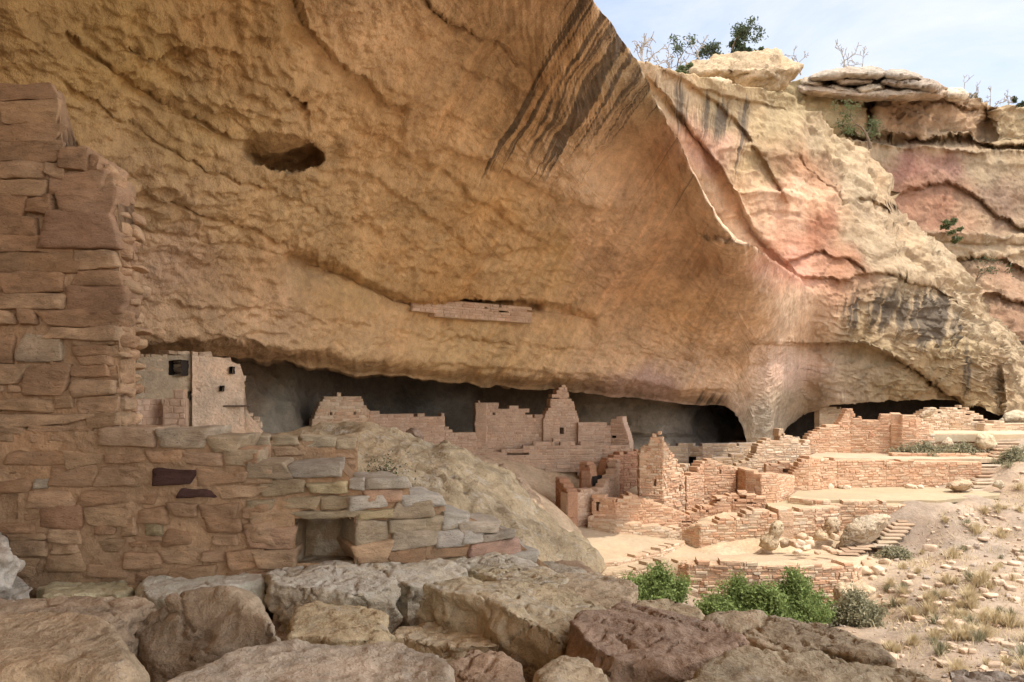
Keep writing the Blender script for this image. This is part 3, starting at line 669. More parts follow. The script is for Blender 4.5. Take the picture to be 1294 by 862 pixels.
o = mesh('ground', GV, gridfaces(*GV.shape[:2])[:, ::-1], M_SOIL, attrs={'Col': GC.reshape(-1, 3)}); tag(o, kind='structure')

# foreground bench of dirt under the loose rocks
bx = np.arange(-7.5, 4.6, .05); by = np.arange(-2.5, 7.6, .05)
BX, BY = np.meshgrid(bx, by)
edge = BX - np.interp(BY, [-2.5, 2, 3.4, 4.0, 5, 6.5, 7.6], [3.0, 2.6, 1.6, 1.3, .9, .5, .3])
q3 = np.stack([BX, BY, 0 * BX], -1)
BZ = -1.40 + .05 * fbm(q3 * 1.3, 4) + .02 * pn(q3 * 6) + .012 * pn(q3 * 14) - np.maximum(0, edge) * 1.3 - np.maximum(0, BY - 6.3) * .5
BC = np.array([.40, .29, .19]) + .05 * np.clip(fbm(q3 * 2, 3), -1, 1)[..., None] * np.array([1, .8, .6])
o = mesh('ground', np.stack([BX, BY, BZ], -1), gridfaces(*BX.shape)[:, ::-1], M_SOIL, attrs={'Col': BC.reshape(-1, 3)}); tag(o, kind='structure')
def bench_z(x, y):
    q = np.array([x, y, 0.]); e = x - np.interp(y, [-2.5, 2, 3.4, 4.0, 5, 6.5, 7.6], [3.0, 2.6, 1.6, 1.3, .9, .5, .3])
    return float(-1.40 + .05 * fbm(q * 1.3, 4) - max(0, e) * 1.3)
# ------------------------------------------------------------------ masonry
def chamfer_template():
    V, idx = [], {}
    for ax in range(3):
        for s in (-1, 1):
            for a in (-1, 1):
                for b in (-1, 1):
                    v = [0, 0, 0]; v[ax] = s; o1, o2 = [k for k in range(3) if k != ax]; v[o1] = a; v[o2] = b
                    idx[(ax, s, a, b)] = len(V); V.append((ax, *v))
    F4, F3 = [], []
    def vid(ax, sg): 
        o1, o2 = [k for k in range(3) if k != ax]
        return idx[(ax, sg[ax], sg[o1], sg[o2])]
    for ax in range(3):
        for s in (-1, 1):
            o1, o2 = [k for k in range(3) if k != ax]; q = []
            for a, b in ((-1, -1), (1, -1), (1, 1), (-1, 1)):
                sg = [0, 0, 0]; sg[ax] = s; sg[o1] = a; sg[o2] = b; q.append(vid(ax, sg))
            F4.append(q)
    for ax in range(3):
        o1, o2 = [k for k in range(3) if k != ax]
        for a in (-1, 1):
            for b in (-1, 1):
                q = []
                for s, which in ((-1, o1), (1, o1), (1, o2), (-1, o2)):
                    sg = [0, 0, 0]; sg[ax] = s; sg[o1] = a; sg[o2] = b; q.append(vid(which, sg))
                F4.append(q)
    for a in (-1, 1):
        for b in (-1, 1):
            for c in (-1, 1):
                sg = (a, b, c); q = [vid(0, sg), vid(1, sg), vid(2, sg)]; F4.append(q + [q[2]])
    T = np.array(V, float)
    # orient the faces outwards
    pos = T[:, 1:] * .9
    for i, r in enumerate(T): pos[i, int(r[0])] *= 1.11
    out = []
    for q in F4:
        p = pos[q]; n = np.cross(p[1] - p[0], p[2] - p[0])
        out.append(q if n @ p.mean(0) > 0 else [q[0]] + q[:0:-1] if q[2] != q[3] else [q[0], q[2], q[1], q[1]])
    return T[:, 0].astype(int), T[:, 1:], out
_CAX, _CSG, _CF = chamfer_template()
_CQ = np.array([f for f in _CF if len(set(f)) == 4]); _CT = np.array([[*dict.fromkeys(f)] for f in _CF if len(set(f)) == 3])

def boxes(centers, half, frames, chamf, jit, rng):
    """n chamfered, slightly skewed blocks: returns vertices, quads, tris"""
    n = len(centers)
    loc = np.repeat((_CSG[None] * half[:, None]), 1, 0)
    ch = np.minimum(chamf, half.min(1) * .6)
    for ax in range(3):
        m = _CAX != ax
        loc[:, m, ax] -= _CSG[None, m, ax] * ch[:, None]
    # skew: eight corners move a little, all vertices of a corner together
    corner = ((_CSG[:, 0] > 0) * 4 + (_CSG[:, 1] > 0) * 2 + (_CSG[:, 2] > 0)).astype(int)
    dj = rng.normal(size=(n, 8, 3)) * jit * np.minimum(half, half.min(1)[:, None] * 3)[:, None]
    loc = loc + dj[:, corner]
    W = np.einsum('nvk,nkj->nvj', loc, frames) + centers[:, None]
    k = len(_CSG)
    off = (np.arange(n) * k)[:, None, None]
    return W.reshape(-1, 3), (_CQ[None] + off).reshape(-1, 4), (_CT[None] + off).reshape(-1, 3)

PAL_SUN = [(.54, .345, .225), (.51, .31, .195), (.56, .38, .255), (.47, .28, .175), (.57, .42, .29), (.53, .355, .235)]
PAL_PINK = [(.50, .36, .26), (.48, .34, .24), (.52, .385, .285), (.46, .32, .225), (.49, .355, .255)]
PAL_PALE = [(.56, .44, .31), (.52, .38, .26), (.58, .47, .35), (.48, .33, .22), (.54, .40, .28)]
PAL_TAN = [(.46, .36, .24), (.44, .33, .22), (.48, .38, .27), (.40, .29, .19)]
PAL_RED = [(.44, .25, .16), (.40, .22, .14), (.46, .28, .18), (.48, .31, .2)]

def masonry(name, label, cat, path, top, bot, thick=.38, ch=.11, sl=.26, pal=PAL_SUN, group=None, holes=(), seed=1, mud=None, relief=.007, ragged=2.5, bury=.25, gap=.009, parent=None, smoothtop=False):
    """a drystone-and-mud wall along path [(photo x, metres away)], its top and foot given as photo profiles;
    every stone goes through the whole thickness, mud fills the joints a little further back"""
    rng = np.random.RandomState(seed); ch *= .86; sl *= .82
    pts = np.array([[(px - HX) / F * Y, Y] for px, Y in path])
    seg = np.diff(pts, axis=0); ln = np.linalg.norm(seg, axis=1); S = np.concatenate([[0], np.cumsum(ln)])
    def at(s):
        s = np.asarray(s, float); k = np.clip(np.searchsorted(S, s, side='right') - 1, 0, len(ln) - 1)
        t = seg[k] / ln[k][..., None]
        return pts[k] + t * (s - S[k])[..., None], t
    ss = np.linspace(0, S[-1], 400); p, _ = at(ss); pxs = HX + F * p[:, 0] / p[:, 1]
    topz = (HY - interp(pxs, top)) / F * p[:, 1]
    botz = (HY - interp(pxs, bot)) / F * p[:, 1] if isinstance(bot, (list, tuple)) else np.full_like(topz, bot)
    zlo, zhi = botz.min() - bury, topz.max() + ch
    cen, half, fr, col, mc, mh, mf = [], [], [], [], [], [], []
    z = zlo
    pal_a = np.array(pal)
    while z < zhi:
        h = ch * rng.uniform(.7, 1.3); s = -rng.uniform(0, sl)
        while s < S[-1]:
            l = sl * rng.choice([.45, .7, .9, 1.1, 1.5, 2.0]) * rng.uniform(.85, 1.15)
            a, b = max(s, 0), min(s + l, S[-1]); s += l
            if b - a < .05: continue
            # cut at the corners of the path
            cuts = [a] + [c for c in S[1:-1] if a + .03 < c < b - .03] + [b]
            prs = list(zip(cuts[:-1], cuts[1:]))
            for hx0, hy0, hx1, hy1 in holes:                      # openings cut through the stones
                ih = np.where((pxs > hx0) & (pxs < hx1))[0]
                if len(ih) == 0: continue
                Yh = p[ih[len(ih) // 2], 1]
                if not hy0 < HY - F * (z + h / 2) / Yh < hy1: continue
                s0, s1 = ss[ih[0]], ss[ih[-1]]; nw = []
                for u0, u1 in prs:
                    if u1 <= s0 or u0 >= s1: nw.append((u0, u1)); continue
                    if s0 - u0 > .045: nw.append((u0, s0))
                    if u1 - s1 > .045: nw.append((s1, u1))
                prs = nw
            for a2, b2 in prs:
                zm = z + h / 2; ks = np.arange(int(a2 / S[-1] * 399), int(b2 / S[-1] * 399) + 1).clip(0, 399); ok = ks[topz[ks] > zm]
                if len(ok) == 0: continue
                if len(ok) < len(ks): a2, b2 = max(a2, ok[0] / 399 * S[-1]), min(b2, (ok[-1] + 1) / 399 * S[-1])
                if b2 - a2 < .045: continue
                sm = (a2 + b2) / 2
                q, t = at(sm); px = HX + F * q[0] / q[1]; py = HY - F * zm / q[1]
                k = int(np.clip(sm / S[-1] * 399, 0, 399))
                tz = topz[k] + rng.normal() * ragged * .0017 * q[1] * (0 if smoothtop else 1)
                if zm > tz or zm < botz[k] - bury: continue
                nrm = np.array([t[1], -t[0]]); nrm = nrm if nrm @ q < 0 else -nrm
                f3 = np.array([[t[0], t[1], 0], [nrm[0], nrm[1], 0], [0, 0, 1]])
                pr = rng.uniform(-1, 1) * relief
                c = np.array([q[0], q[1], zm]) - np.array([nrm[0], nrm[1], 0]) * (thick / 2 - pr)
                cen.append(c); half.append([(b2 - a2) / 2 - gap / 2, thick / 2 + .004, h / 2 - gap / 2]); fr.append(f3)
                base = pal_a[rng.randint(len(pal_a))] * (rng.uniform(.90, 1.09) if pal is not PAL_PINK else rng.uniform(.93, 1.06))
                col.append(base)
                mc.append(np.array([q[0], q[1], zm]) - np.array([nrm[0], nrm[1], 0]) * (thick / 2)); mh.append([(b2 - a2) / 2 + .012, thick / 2 - relief * .7 - .003, h / 2 + .012]); mf.append(f3)
        z += h
    if not cen: raise ValueError(name + ' ' + label)
    cen, half, fr, col = map(np.array, (cen, half, fr, col))
    V1, Q1, T1 = boxes(cen, half, fr, np.full(len(cen), min(.016, ch * .14)), .055, rng)
    mc, mh, mf = map(np.array, (mc, mh, mf))
    V2, Q2, T2 = boxes(mc, mh, mf, np.full(len(mc), .004), .0, rng)
    k = len(_CSG); mudc = np.array(mud if mud is not None else pal_a.mean(0) * np.array([.98, .97, .95]))
    C = np.concatenate([np.repeat(col, k, 0), np.repeat(mudc[None], len(V2), 0)])
    V = np.concatenate([V1, V2]); n1 = len(V1)
    V = V + .006 * fbm(V * 6, 2)[:, None] * np.array([0, 1, .6])
    faces = Q1.tolist() + T1.tolist() + (Q2 + n1).tolist() + (T2 + n1).tolist()
    mi = [0] * (len(Q1) + len(T1)) + [1] * (len(Q2) + len(T2))
    o = mesh(name, V, faces, None, parent, {'Col': C}, smooth=False, mats=[M_STONE, M_MUD], midx=mi)
    if parent is None: tag(o, label, cat, group)
    for hx0, hy0, hx1, hy1 in holes:                              # a dark closed niche behind each opening
        best = None
        for s in np.linspace(0, S[-1], 200):
            q, t = at(s); px = HX + F * q[0] / q[1]
            if best is None or abs(px - (hx0 + hx1) / 2) < best[0]: best = (abs(px - (hx0 + hx1) / 2), q, t)
        _, q, t = best; nrm = np.array([t[1], -t[0]]); nrm = nrm if nrm @ q < 0 else -nrm
        foreshort = max(.35, abs(t[0]))
        hw = (hx1 - hx0) / F * q[1] / 2 / foreshort + .03; z0, z1 = (HY - hy1) / F * q[1] - .03, (HY - hy0) / F * q[1] + .03
        t3, n3 = np.array([t[0], t[1], 0]), np.array([nrm[0], nrm[1], 0]); c0 = np.array([q[0], q[1], 0.])
        vv = []
        for dep in (.05, thick + .25):
            for a, zz in ((-hw, z0), (hw, z0), (hw, z1), (-hw, z1)): vv.append(c0 + t3 * a - n3 * dep + np.array([0, 0, zz]))
        ff = [(4, 5, 6, 7), (0, 1, 5, 4), (1, 2, 6, 5), (2, 3, 7, 6), (3, 0, 4, 7)]
        mesh('window', vv, ff, M_UNLIT, o, smooth=False)
    return o

def floor_slab(name, poly, z, mat, col, thick=.35, jag=.03, kind='structure', dense=.18):
    """level ground on a terrace: photo outline on the plane z, real thickness below"""
    w = np.array([[(px - HX) / F * (1000 * z / (HY - py)), 1000 * z / (HY - py)] for px, py in poly])
    pts = []
    for i in range(len(w)):
        a, b = w[i], w[(i + 1) % len(w)]; n = max(1, int(np.linalg.norm(b - a) / .25))
        for k in range(n): pts.append(a + (b - a) * k / n)
    pts = np.array(pts); pts += jag * np.stack([pn(np.stack([pts[:, 0] * 2, pts[:, 1] * 2, 0 * pts[:, 0]], -1)), pn(np.stack([pts[:, 0] * 2, pts[:, 1] * 2, 5 + 0 * pts[:, 0]], -1))], -1)
    n = len(pts)
    V = np.concatenate([np.c_[pts, np.full(n, z) + .02 * pn(np.c_[pts * 1.5, np.zeros(n)])], np.c_[pts, np.full(n, z - thick)]])
    faces = [tuple(range(n))] + [(i, i + n, (i + 1) % n + n, (i + 1) % n) for i in range(n)]
    area = sum(pts[i][0] * pts[(i + 1) % n][1] - pts[(i + 1) % n][0] * pts[i][1] for i in range(n))
    if area < 0: faces = [f[::-1] for f in faces]
    o = mesh(name, V, faces, mat, attrs={'Col': np.repeat(np.array([col]), 2 * n, 0)}, smooth=False)
    tag(o, kind=kind); return o

# ---- floors and paths of the ruin
def sloped_floor(name, pts, mat, col, thick=.4, step=.3, extra=()):
    """gently sloping ground given by photo points with their distances"""
    from mathutils.geometry import delaunay_2d_cdt
    w = np.array([P(*q) for q in pts]); n = len(w); we = np.array([P(*q) for q in list(pts) + list(extra)]); f = rbf_lin(we)
    out = []
    for i in range(n):
        a, b = w[i], w[(i + 1) % n]; m = max(1, int(np.linalg.norm(b - a) / step))
        for k in range(m): out.append((a + (b - a) * k / m)[:2])
    out = np.array(out); nb = len(out); out += .04 * np.stack([pn(np.c_[out * 2, np.zeros(nb)]), pn(np.c_[out * 2, np.ones(nb) * 5])], -1)
    g = [(x, y) for x in np.arange(w[:, 0].min(), w[:, 0].max(), step) for y in np.arange(w[:, 1].min(), w[:, 1].max(), step)]
    vs, _, fs, *_r = delaunay_2d_cdt([Vector(q) for q in out.tolist()] + [Vector(q) for q in g], [], [list(range(nb))], 1, 1e-5)
    xy = np.array([tuple(v) for v in vs]); z = f(xy[:, 0], xy[:, 1]) + .025 * fbm(np.c_[xy * .9, np.zeros(len(xy))], 3)
    V = np.c_[xy, z]; e = {}
    for q in fs:
        for a, b in zip(q, list(q[1:]) + [q[0]]): e[(a, b)] = 1
    rim = [(a, b) for a, b in e if (b, a) not in e]; k = len(V)
    faces = [tuple(q) for q in fs] + [(b, a, a + k, b + k) for a, b in rim]
    o = mesh(name, np.concatenate([V, V - np.array([0, 0, thick])]), faces, mat, attrs={'Col': np.repeat(np.array([col]), 2 * k, 0)})
    tag(o, kind='structure'); return o
sloped_floor('plaza_floor', [(698, 668, 25.4), (717, 665, 25.7), (748, 665, 26.2), (777, 673, 25.3), (846, 680, 25.4), (864, 685, 25.4), (885, 693, 25.1), (940, 694, 25.2), (982, 695, 25.3), (1062, 696, 26.0), (1098, 700, 24.4), (1082, 711.5, 22.3), (1010, 711.5, 22.0), (940, 711.5, 21.9), (874, 709, 22.1), (820, 716, 22.3), (760, 729, 21.5), (700, 734, 22)], M_SAND, (.43, .335, .23), extra=[(735, 719, 22.5), (790, 713, 22.9), (835, 702, 24.0), (770, 694, 23.8), (820, 688, 24.6), (800, 724, 21.8), (850, 713, 22.5)])
floor_slab('terrace_ground', [(996, 627), (1010, 620), (1060, 613), (1100, 610), (1190, 613), (1232, 618), (1266, 620), (1262, 626), (1184, 632.5), (1152, 632.5), (1078, 632), (1040, 632)], -3.77, M_SAND, (.37, .30, .195), thick=.12)
floor_slab('terrace_ground', [(962, 630), (985, 628), (1000, 629), (1046, 637), (1056, 641), (1030, 643), (985, 644), (972, 640)], -3.95, M_SAND, (.40, .33, .21), thick=.15)
floor_slab('terrace_ground', [(1015, 579), (1040, 569), (1122, 567), (1190, 567), (1262, 572), (1280, 577), (1262, 579.5), (1240, 580.2), (1060, 579.8)], -2.74, M_SAND, (.44, .345, .24), thick=.15)
floor_slab('terrace_ground', [(1174, 549), (1180, 544), (1240, 543), (1258, 544), (1298, 545), (1300, 549), (1256, 549)], -1.925, M_SAND, (.47, .38, .26), thick=.3)

Z = lambda py, Y: (HY - py) / F * Y
# ---- the buildings in shade at the back of the alcove
masonry('stone_pier', 'short square pier with a pale cap stone in front of the plastered room', 'ruin', [(207, 15.5), (234, 15.6)], [(207, 507), (219, 506), (220, 494), (232, 496), (234, 507)], -1.1, .4, .17, .3, PAL_PINK, seed=5)
masonry('ruined_wall', 'low remnant of wall between the tall near wall and the short pier', 'ruin', [(166, 15.0), (207, 15.9)], [(166, 506), (200, 507), (207, 509)], -1.1, .3, .15, .3, PAL_PINK, seed=6)

masonry('ledge_granary', 'long low storage wall up on the narrow ledge in the cliff face', 'ruin', [(q_, float(depthA(np.array(q_), np.array(408.))) - .28) for q_ in (521., 560., 620., 672.)], [(521, 374), (560, 375), (572, 378), (610, 383), (640, 386), (672, 388)], [(521, 388), (560, 398), (620, 402), (672, 406)], 1.2, .10, .24, PAL_PINK, seed=8, mud=(.46, .34, .23), bury=.05, relief=.015)

masonry('ruined_room', 'small room with a rounded pale top and two peep holes, above the big boulder', 'ruin', [(394, 24.8), (462, 25.6), (467, 27.5)], [(394, 534), (400, 520), (407, 505), (414, 500), (440, 498), (455, 501), (462, 513), (467, 520)], [(394, 552), (467, 550)], .4, .12, .26, PAL_PALE, holes=[(416, 520, 420, 524), (447, 521, 450, 525)], seed=9, ragged=1.2)
masonry('ruined_wall', 'even-topped long wall running right from the rounded room', 'ruin', [(467, 27.2), (530, 28.2), (562, 28.6), (602, 29.0)], [(467, 520), (480, 522), (500, 523), (555, 526), (560, 522), (565, 540), (570, 545), (580, 546), (602, 548)], [(467, 552), (520, 562), (602, 590)], .4, .12, .28, PAL_PINK, seed=10, ragged=1.5)
masonry('ruined_house', 'long roofless house with a high square left corner and a worn sloping top', 'ruin', [(600, 33.0), (601, 29.5), (690, 30.2)],
    [(600, 512), (602, 508), (628, 509), (631, 513), (665, 516), (672, 522), (684, 526), (690, 524)], [(600, 572), (630, 574), (690, 570)], .4, .11, .24, PAL_PINK, holes=[(622, 520, 626, 523.5)], seed=11, ragged=1.8)
masonry('tower_gable', 'tall jagged pointed gable with one dark window, at the back of the alcove', 'ruin', [(687, 30.0), (732, 30.4)],
    [(687, 530), (691, 520), (695, 516), (697, 500), (702, 499), (705, 492), (710, 487), (714, 487), (718, 494), (719, 502), (724, 506), (728, 520), (731, 530), (732, 533)], [(687, 566), (732, 568)], .45, .10, .22, PAL_PINK, holes=[(707, 540, 713, 549.5), (720, 544.5, 722, 547)], seed=12, ragged=2)
masonry('ruined_wall', 'pale wall with small holes ending in a square stub, right of the pointed gable', 'ruin', [(731, 30.2), (772, 30.4), (795, 30.0)],
    [(731, 532), (750, 533), (771, 537), (773, 529), (786, 528), (789, 540), (792, 548), (795, 560)], [(731, 566), (795, 582)], .4, .12, .28, PAL_PINK, holes=[(743, 540, 746, 542), (774, 551, 779, 555)], seed=13, ragged=1.3, mud=(.46, .34, .26))
masonry('ruined_wall', 'low broad wall foot below the roofless house and the gable', 'ruin', [(594, 29.2), (640, 29.3), (720, 29.5), (800, 29.6)], [(594, 552), (620, 568), (660, 566), (690, 556), (735, 557), (800, 566)], [(594, 586), (640, 582), (800, 596)], .35, .13, .32, PAL_PINK, seed=14, mud=(.47, .36, .27), relief=.008)

# ---- left corner of the plaza
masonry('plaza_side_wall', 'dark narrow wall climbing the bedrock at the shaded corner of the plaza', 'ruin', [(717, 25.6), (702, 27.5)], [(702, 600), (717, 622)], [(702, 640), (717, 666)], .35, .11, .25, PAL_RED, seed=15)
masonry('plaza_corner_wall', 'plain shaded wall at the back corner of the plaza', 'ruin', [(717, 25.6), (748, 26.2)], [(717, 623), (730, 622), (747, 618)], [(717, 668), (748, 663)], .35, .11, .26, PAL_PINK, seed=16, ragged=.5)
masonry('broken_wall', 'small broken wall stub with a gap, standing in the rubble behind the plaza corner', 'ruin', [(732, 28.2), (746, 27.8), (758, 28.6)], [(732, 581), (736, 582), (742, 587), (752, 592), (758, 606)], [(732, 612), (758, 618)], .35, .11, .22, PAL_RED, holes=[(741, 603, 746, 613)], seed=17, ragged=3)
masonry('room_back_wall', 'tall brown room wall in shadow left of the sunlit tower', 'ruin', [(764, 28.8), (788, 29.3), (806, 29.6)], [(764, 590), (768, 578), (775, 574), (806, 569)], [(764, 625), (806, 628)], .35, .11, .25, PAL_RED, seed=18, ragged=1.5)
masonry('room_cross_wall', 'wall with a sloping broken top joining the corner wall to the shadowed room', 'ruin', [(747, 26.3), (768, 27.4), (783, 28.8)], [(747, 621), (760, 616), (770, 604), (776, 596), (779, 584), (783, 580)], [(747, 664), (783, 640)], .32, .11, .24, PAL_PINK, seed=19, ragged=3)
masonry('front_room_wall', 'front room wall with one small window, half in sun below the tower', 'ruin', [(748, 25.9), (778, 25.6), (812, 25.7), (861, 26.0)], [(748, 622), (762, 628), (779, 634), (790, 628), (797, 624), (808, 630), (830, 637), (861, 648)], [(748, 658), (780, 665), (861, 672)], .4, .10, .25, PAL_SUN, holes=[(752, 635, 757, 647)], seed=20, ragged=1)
masonry('bench_wall', 'low bench of masonry along the foot of the front room wall', 'ruin', [(743, 25.6), (777, 25.2), (846, 25.3), (862, 25.7)], [(743, 655), (777, 659), (820, 665), (848, 669), (862, 668)], [(743, 664), (777, 670), (862, 678)], .5, .10, .28, PAL_PALE, seed=21, ragged=.4)
# ---- the sunlit tower
tw = masonry('sunlit_tower', 'tall jagged sunlit tower end with broken rubble face and small openings', 'ruin', [(806, 28.6), (807.5, 26.7), (838, 26.5), (866, 27.3)],
    [(805, 570), (808, 569), (813, 564), (819, 562), (822, 554), (826, 548), (833, 547), (837, 549), (840, 558), (844, 565), (849, 572), (855, 579), (858, 586), (863, 594), (866, 604)], [(805, 640), (866, 648)], .5, .105, .2, PAL_SUN + PAL_PALE, holes=[(824, 605, 829.5, 615), (858, 612.5, 861.5, 623)], seed=22, ragged=3.2, relief=.025)
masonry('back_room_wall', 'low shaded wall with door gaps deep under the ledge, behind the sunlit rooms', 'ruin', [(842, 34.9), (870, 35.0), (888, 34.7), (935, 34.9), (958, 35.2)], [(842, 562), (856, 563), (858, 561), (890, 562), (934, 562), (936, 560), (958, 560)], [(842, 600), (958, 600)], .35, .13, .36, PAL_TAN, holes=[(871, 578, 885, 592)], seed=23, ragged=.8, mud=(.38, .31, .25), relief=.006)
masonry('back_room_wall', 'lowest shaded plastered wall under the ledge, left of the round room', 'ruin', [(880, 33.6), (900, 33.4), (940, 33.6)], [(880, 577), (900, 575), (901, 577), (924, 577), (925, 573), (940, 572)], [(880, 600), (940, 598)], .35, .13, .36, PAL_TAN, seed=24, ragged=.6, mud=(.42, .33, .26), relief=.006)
masonry('ruined_wall', 'sunlit broken wall with a white stone stub beside the tower', 'ruin', [(864, 28.3), (878, 28.9), (890, 29.3)], [(864, 592), (868, 586), (871, 585), (874, 594), (880, 600), (890, 602)], [(864, 640), (890, 632)], .4, .11, .22, PAL_PALE, seed=25, ragged=2.5)
masonry('peaked_room_wall', 'sunlit room wall with a low peak and a narrow slit window', 'ruin', [(868, 27.4), (890, 28.0), (930, 28.2)], [(868, 603), (876, 598), (884, 590), (889, 583), (897, 581), (906, 583), (915, 588), (930, 592)], [(868, 646), (900, 632), (930, 622)], .4, .105, .24, PAL_SUN, holes=[(909, 592, 911.5, 599)], seed=26, ragged=1.6)
masonry('round_room', 'round sunlit room with a smooth curved wall and level top', 'ruin', [(926, 29.4), (930, 28.4), (942, 27.4), (962, 27.0), (982, 27.2), (1000, 28.2), (1006, 29.4)], [(926, 592), (940, 594), (966, 599), (1006, 602)], [(926, 626), (960, 630), (1006, 626)], .35, .10, .24, PAL_SUN, seed=27, ragged=.4)
masonry('ruined_wall', 'sunlit rubble wall with a square stub on top, behind the round room', 'ruin', [(920, 30.6), (950, 30.6), (990, 30.9), (1024, 31.2)], [(920, 589), (940, 584), (951, 578), (955, 572), (957, 564), (966, 556), (977, 552), (984, 551), (985, 543), (990, 543), (992, 550), (1004, 553), (1012, 560), (1024, 556)], [(920, 602), (1024, 604)], .45, .105, .24, PAL_PALE, holes=[(989, 591.5, 997.5, 597)], seed=28, ragged=3)
masonry('ruined_wall', 'stubby yellow wall with a dark square vent just above the round room', 'ruin', [(968, 29.9), (1000, 29.8), (1024, 30.2)], [(968, 586), (1000, 585), (1024, 586)], [(968, 606), (1024, 608)], .4, .105, .24, PAL_SUN, holes=[(989, 591.5, 997.5, 597)], seed=29, ragged=1)
# ---- retaining walls in steps
masonry('retaining_wall', 'irregular upper retaining wall below the peaked room', 'retaining wall', [(858, 26.2), (885, 26.3), (925, 26.4), (968, 26.2)], [(858, 650), (878, 648), (884, 641), (900, 638), (906, 629), (925, 626), (932, 622), (950, 625), (968, 629)], [(858, 672), (968, 664)], .5, .10, .23, PAL_SUN, seed=30, ragged=6, relief=.02)
masonry('retaining_wall', 'long low-topped retaining wall rising from the plaza behind the fallen log-shaped rock', 'retaining wall', [(862, 25.4), (885, 24.9), (930, 25.0), (982, 25.1)], [(862, 672), (872, 664), (905, 662), (911, 656), (938, 654), (944, 646), (958, 643), (966, 645), (982, 652)], [(862, 690), (885, 694), (982, 698)], .5, .105, .24, PAL_SUN + PAL_PALE, seed=31, ragged=1.2, relief=.014)
masonry('retaining_wall', 'brick-like retaining wall holding the lower grassy terrace, beside the tumbled rocks', 'retaining wall', [(972, 26.0), (984, 25.3), (1030, 25.5), (1062, 25.9)], [(972, 640), (984, 646), (1030, 643), (1062, 641)], [(972, 660), (984, 698), (1062, 700)], .5, .105, .24, PAL_SUN + PAL_PALE, seed=32, ragged=.6, relief=.014)
masonry('retaining_wall', 'retaining wall under the edge of the wide grassy terrace, above the big grey rock', 'retaining wall', [(996, 27.1), (1030, 26.4), (1080, 26.2), (1156, 26.2)], [(996, 629), (1040, 635), (1080, 635), (1156, 637)], [(996, 640), (1040, 644), (1062, 670), (1110, 690), (1156, 650)], .5, .105, .24, PAL_SUN + PAL_PALE, seed=33, ragged=.5, relief=.014)
masonry('retaining_wall', 'tallest straight retaining wall, between the two wide terraces', 'retaining wall', [(1000, 29.0), (1022, 29.0), (1058, 29.7), (1120, 30.0), (1200, 30.0), (1240, 29.8)], [(1000, 602), (1010, 584), (1022, 578), (1060, 581), (1240, 584)], [(1000, 626), (1030, 618), (1064, 614), (1240, 619)], .5, .105, .25, PAL_SUN, seed=34, ragged=.5, relief=.014)
masonry('parapet_wall', 'very low line of stones along the upper terrace below the grass and pale boulder', 'ruin', [(1128, 31.6), (1190, 31.5), (1252, 31.5)], [(1128, 574), (1252, 574)], [(1128, 580), (1252, 580)], .4, .09, .26, PAL_SUN, seed=35, ragged=.4)
masonry('stepped_wall', 'sunlit house wall rising in steps to a square peak, with a blocked doorway', 'ruin', [(1020, 33.2), (1075, 33.4), (1126, 33.0), (1124, 35)],
    [(1020, 552), (1030, 544), (1040, 540), (1052, 536), (1062, 533), (1068, 522), (1072, 516), (1076, 516), (1079, 523), (1084, 527), (1098, 530), (1111, 531), (1114, 523), (1127, 523), (1128, 530)], [(1020, 569), (1126, 567)], .4, .105, .25, PAL_SUN, seed=36, ragged=1)
masonry('blocked_doorway', 'small doorway walled up with stones in the stepped wall', 'doorway', [(1098.5, 32.75), (1104, 32.72)], [(1098, 545), (1104, 545)], [(1098, 555), (1104, 555)], .1, .08, .1, PAL_RED, seed=37, ragged=.1, bury=.0)
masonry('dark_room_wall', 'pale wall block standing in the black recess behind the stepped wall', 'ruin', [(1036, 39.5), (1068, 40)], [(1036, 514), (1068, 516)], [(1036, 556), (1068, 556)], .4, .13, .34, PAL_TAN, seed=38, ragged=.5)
masonry('round_room', 'half-round roofless room with a broken rim, right of the stepped wall', 'ruin', [(1122, 33.6), (1126, 32.9), (1140, 32.4), (1158, 32.3), (1174, 32.7), (1180, 34.0)], [(1122, 540), (1128, 534), (1134, 533), (1140, 526), (1146, 523), (1154, 524), (1160, 528), (1176, 536), (1180, 537)], [(1122, 569), (1180, 567)], .35, .105, .24, PAL_SUN, seed=39, ragged=1.2)
masonry('rubble_wall', 'high rubble wall at the far right under the rock overhang', 'ruin', [(1150, 35.6), (1200, 35.8), (1245, 35.6), (1268, 36)], [(1150, 530), (1160, 526), (1166, 521), (1176, 516), (1184, 517), (1188, 520), (1200, 515), (1219, 513), (1226, 518), (1232, 522), (1242, 526), (1250, 533), (1268, 535)], [(1150, 552), (1268, 552)], .5, .10, .24, PAL_PALE, seed=40, ragged=2.5, relief=.014)
masonry('retaining_wall', 'low retaining wall behind the pale pointed boulder on the upper terrace', 'retaining wall', [(1172, 32.6), (1210, 32.7), (1256, 32.8)], [(1172, 549), (1256, 549)], [(1172, 566), (1256, 568)], .5, .105, .24, PAL_SUN + PAL_PALE, seed=41, ragged=.5, relief=.014)
masonry('ruined_wall', 'long low ledge-like wall running to the right edge under the cliff', 'ruin', [(1244, 35.0), (1300, 35.4), (1330, 35.6)], [(1244, 533), (1300, 535), (1330, 536)], [(1244, 545), (1330, 548)], .5, .12, .4, PAL_PALE, seed=42, ragged=.8)
masonry('retaining_wall', 'lowest retaining wall below the path, behind the green bushes', 'retaining wall', [(856, 22.0), (870, 21.6), (940, 21.4), (1010, 21.5), (1078, 21.8), (1090, 22.3)], [(856, 713), (872, 711), (940, 713), (1080, 713), (1090, 716)], [(856, 730), (900, 760), (960, 776), (1030, 784), (1090, 776)], .6, .10, .24, PAL_PALE + PAL_SUN, seed=43, ragged=1.6, relief=.025)
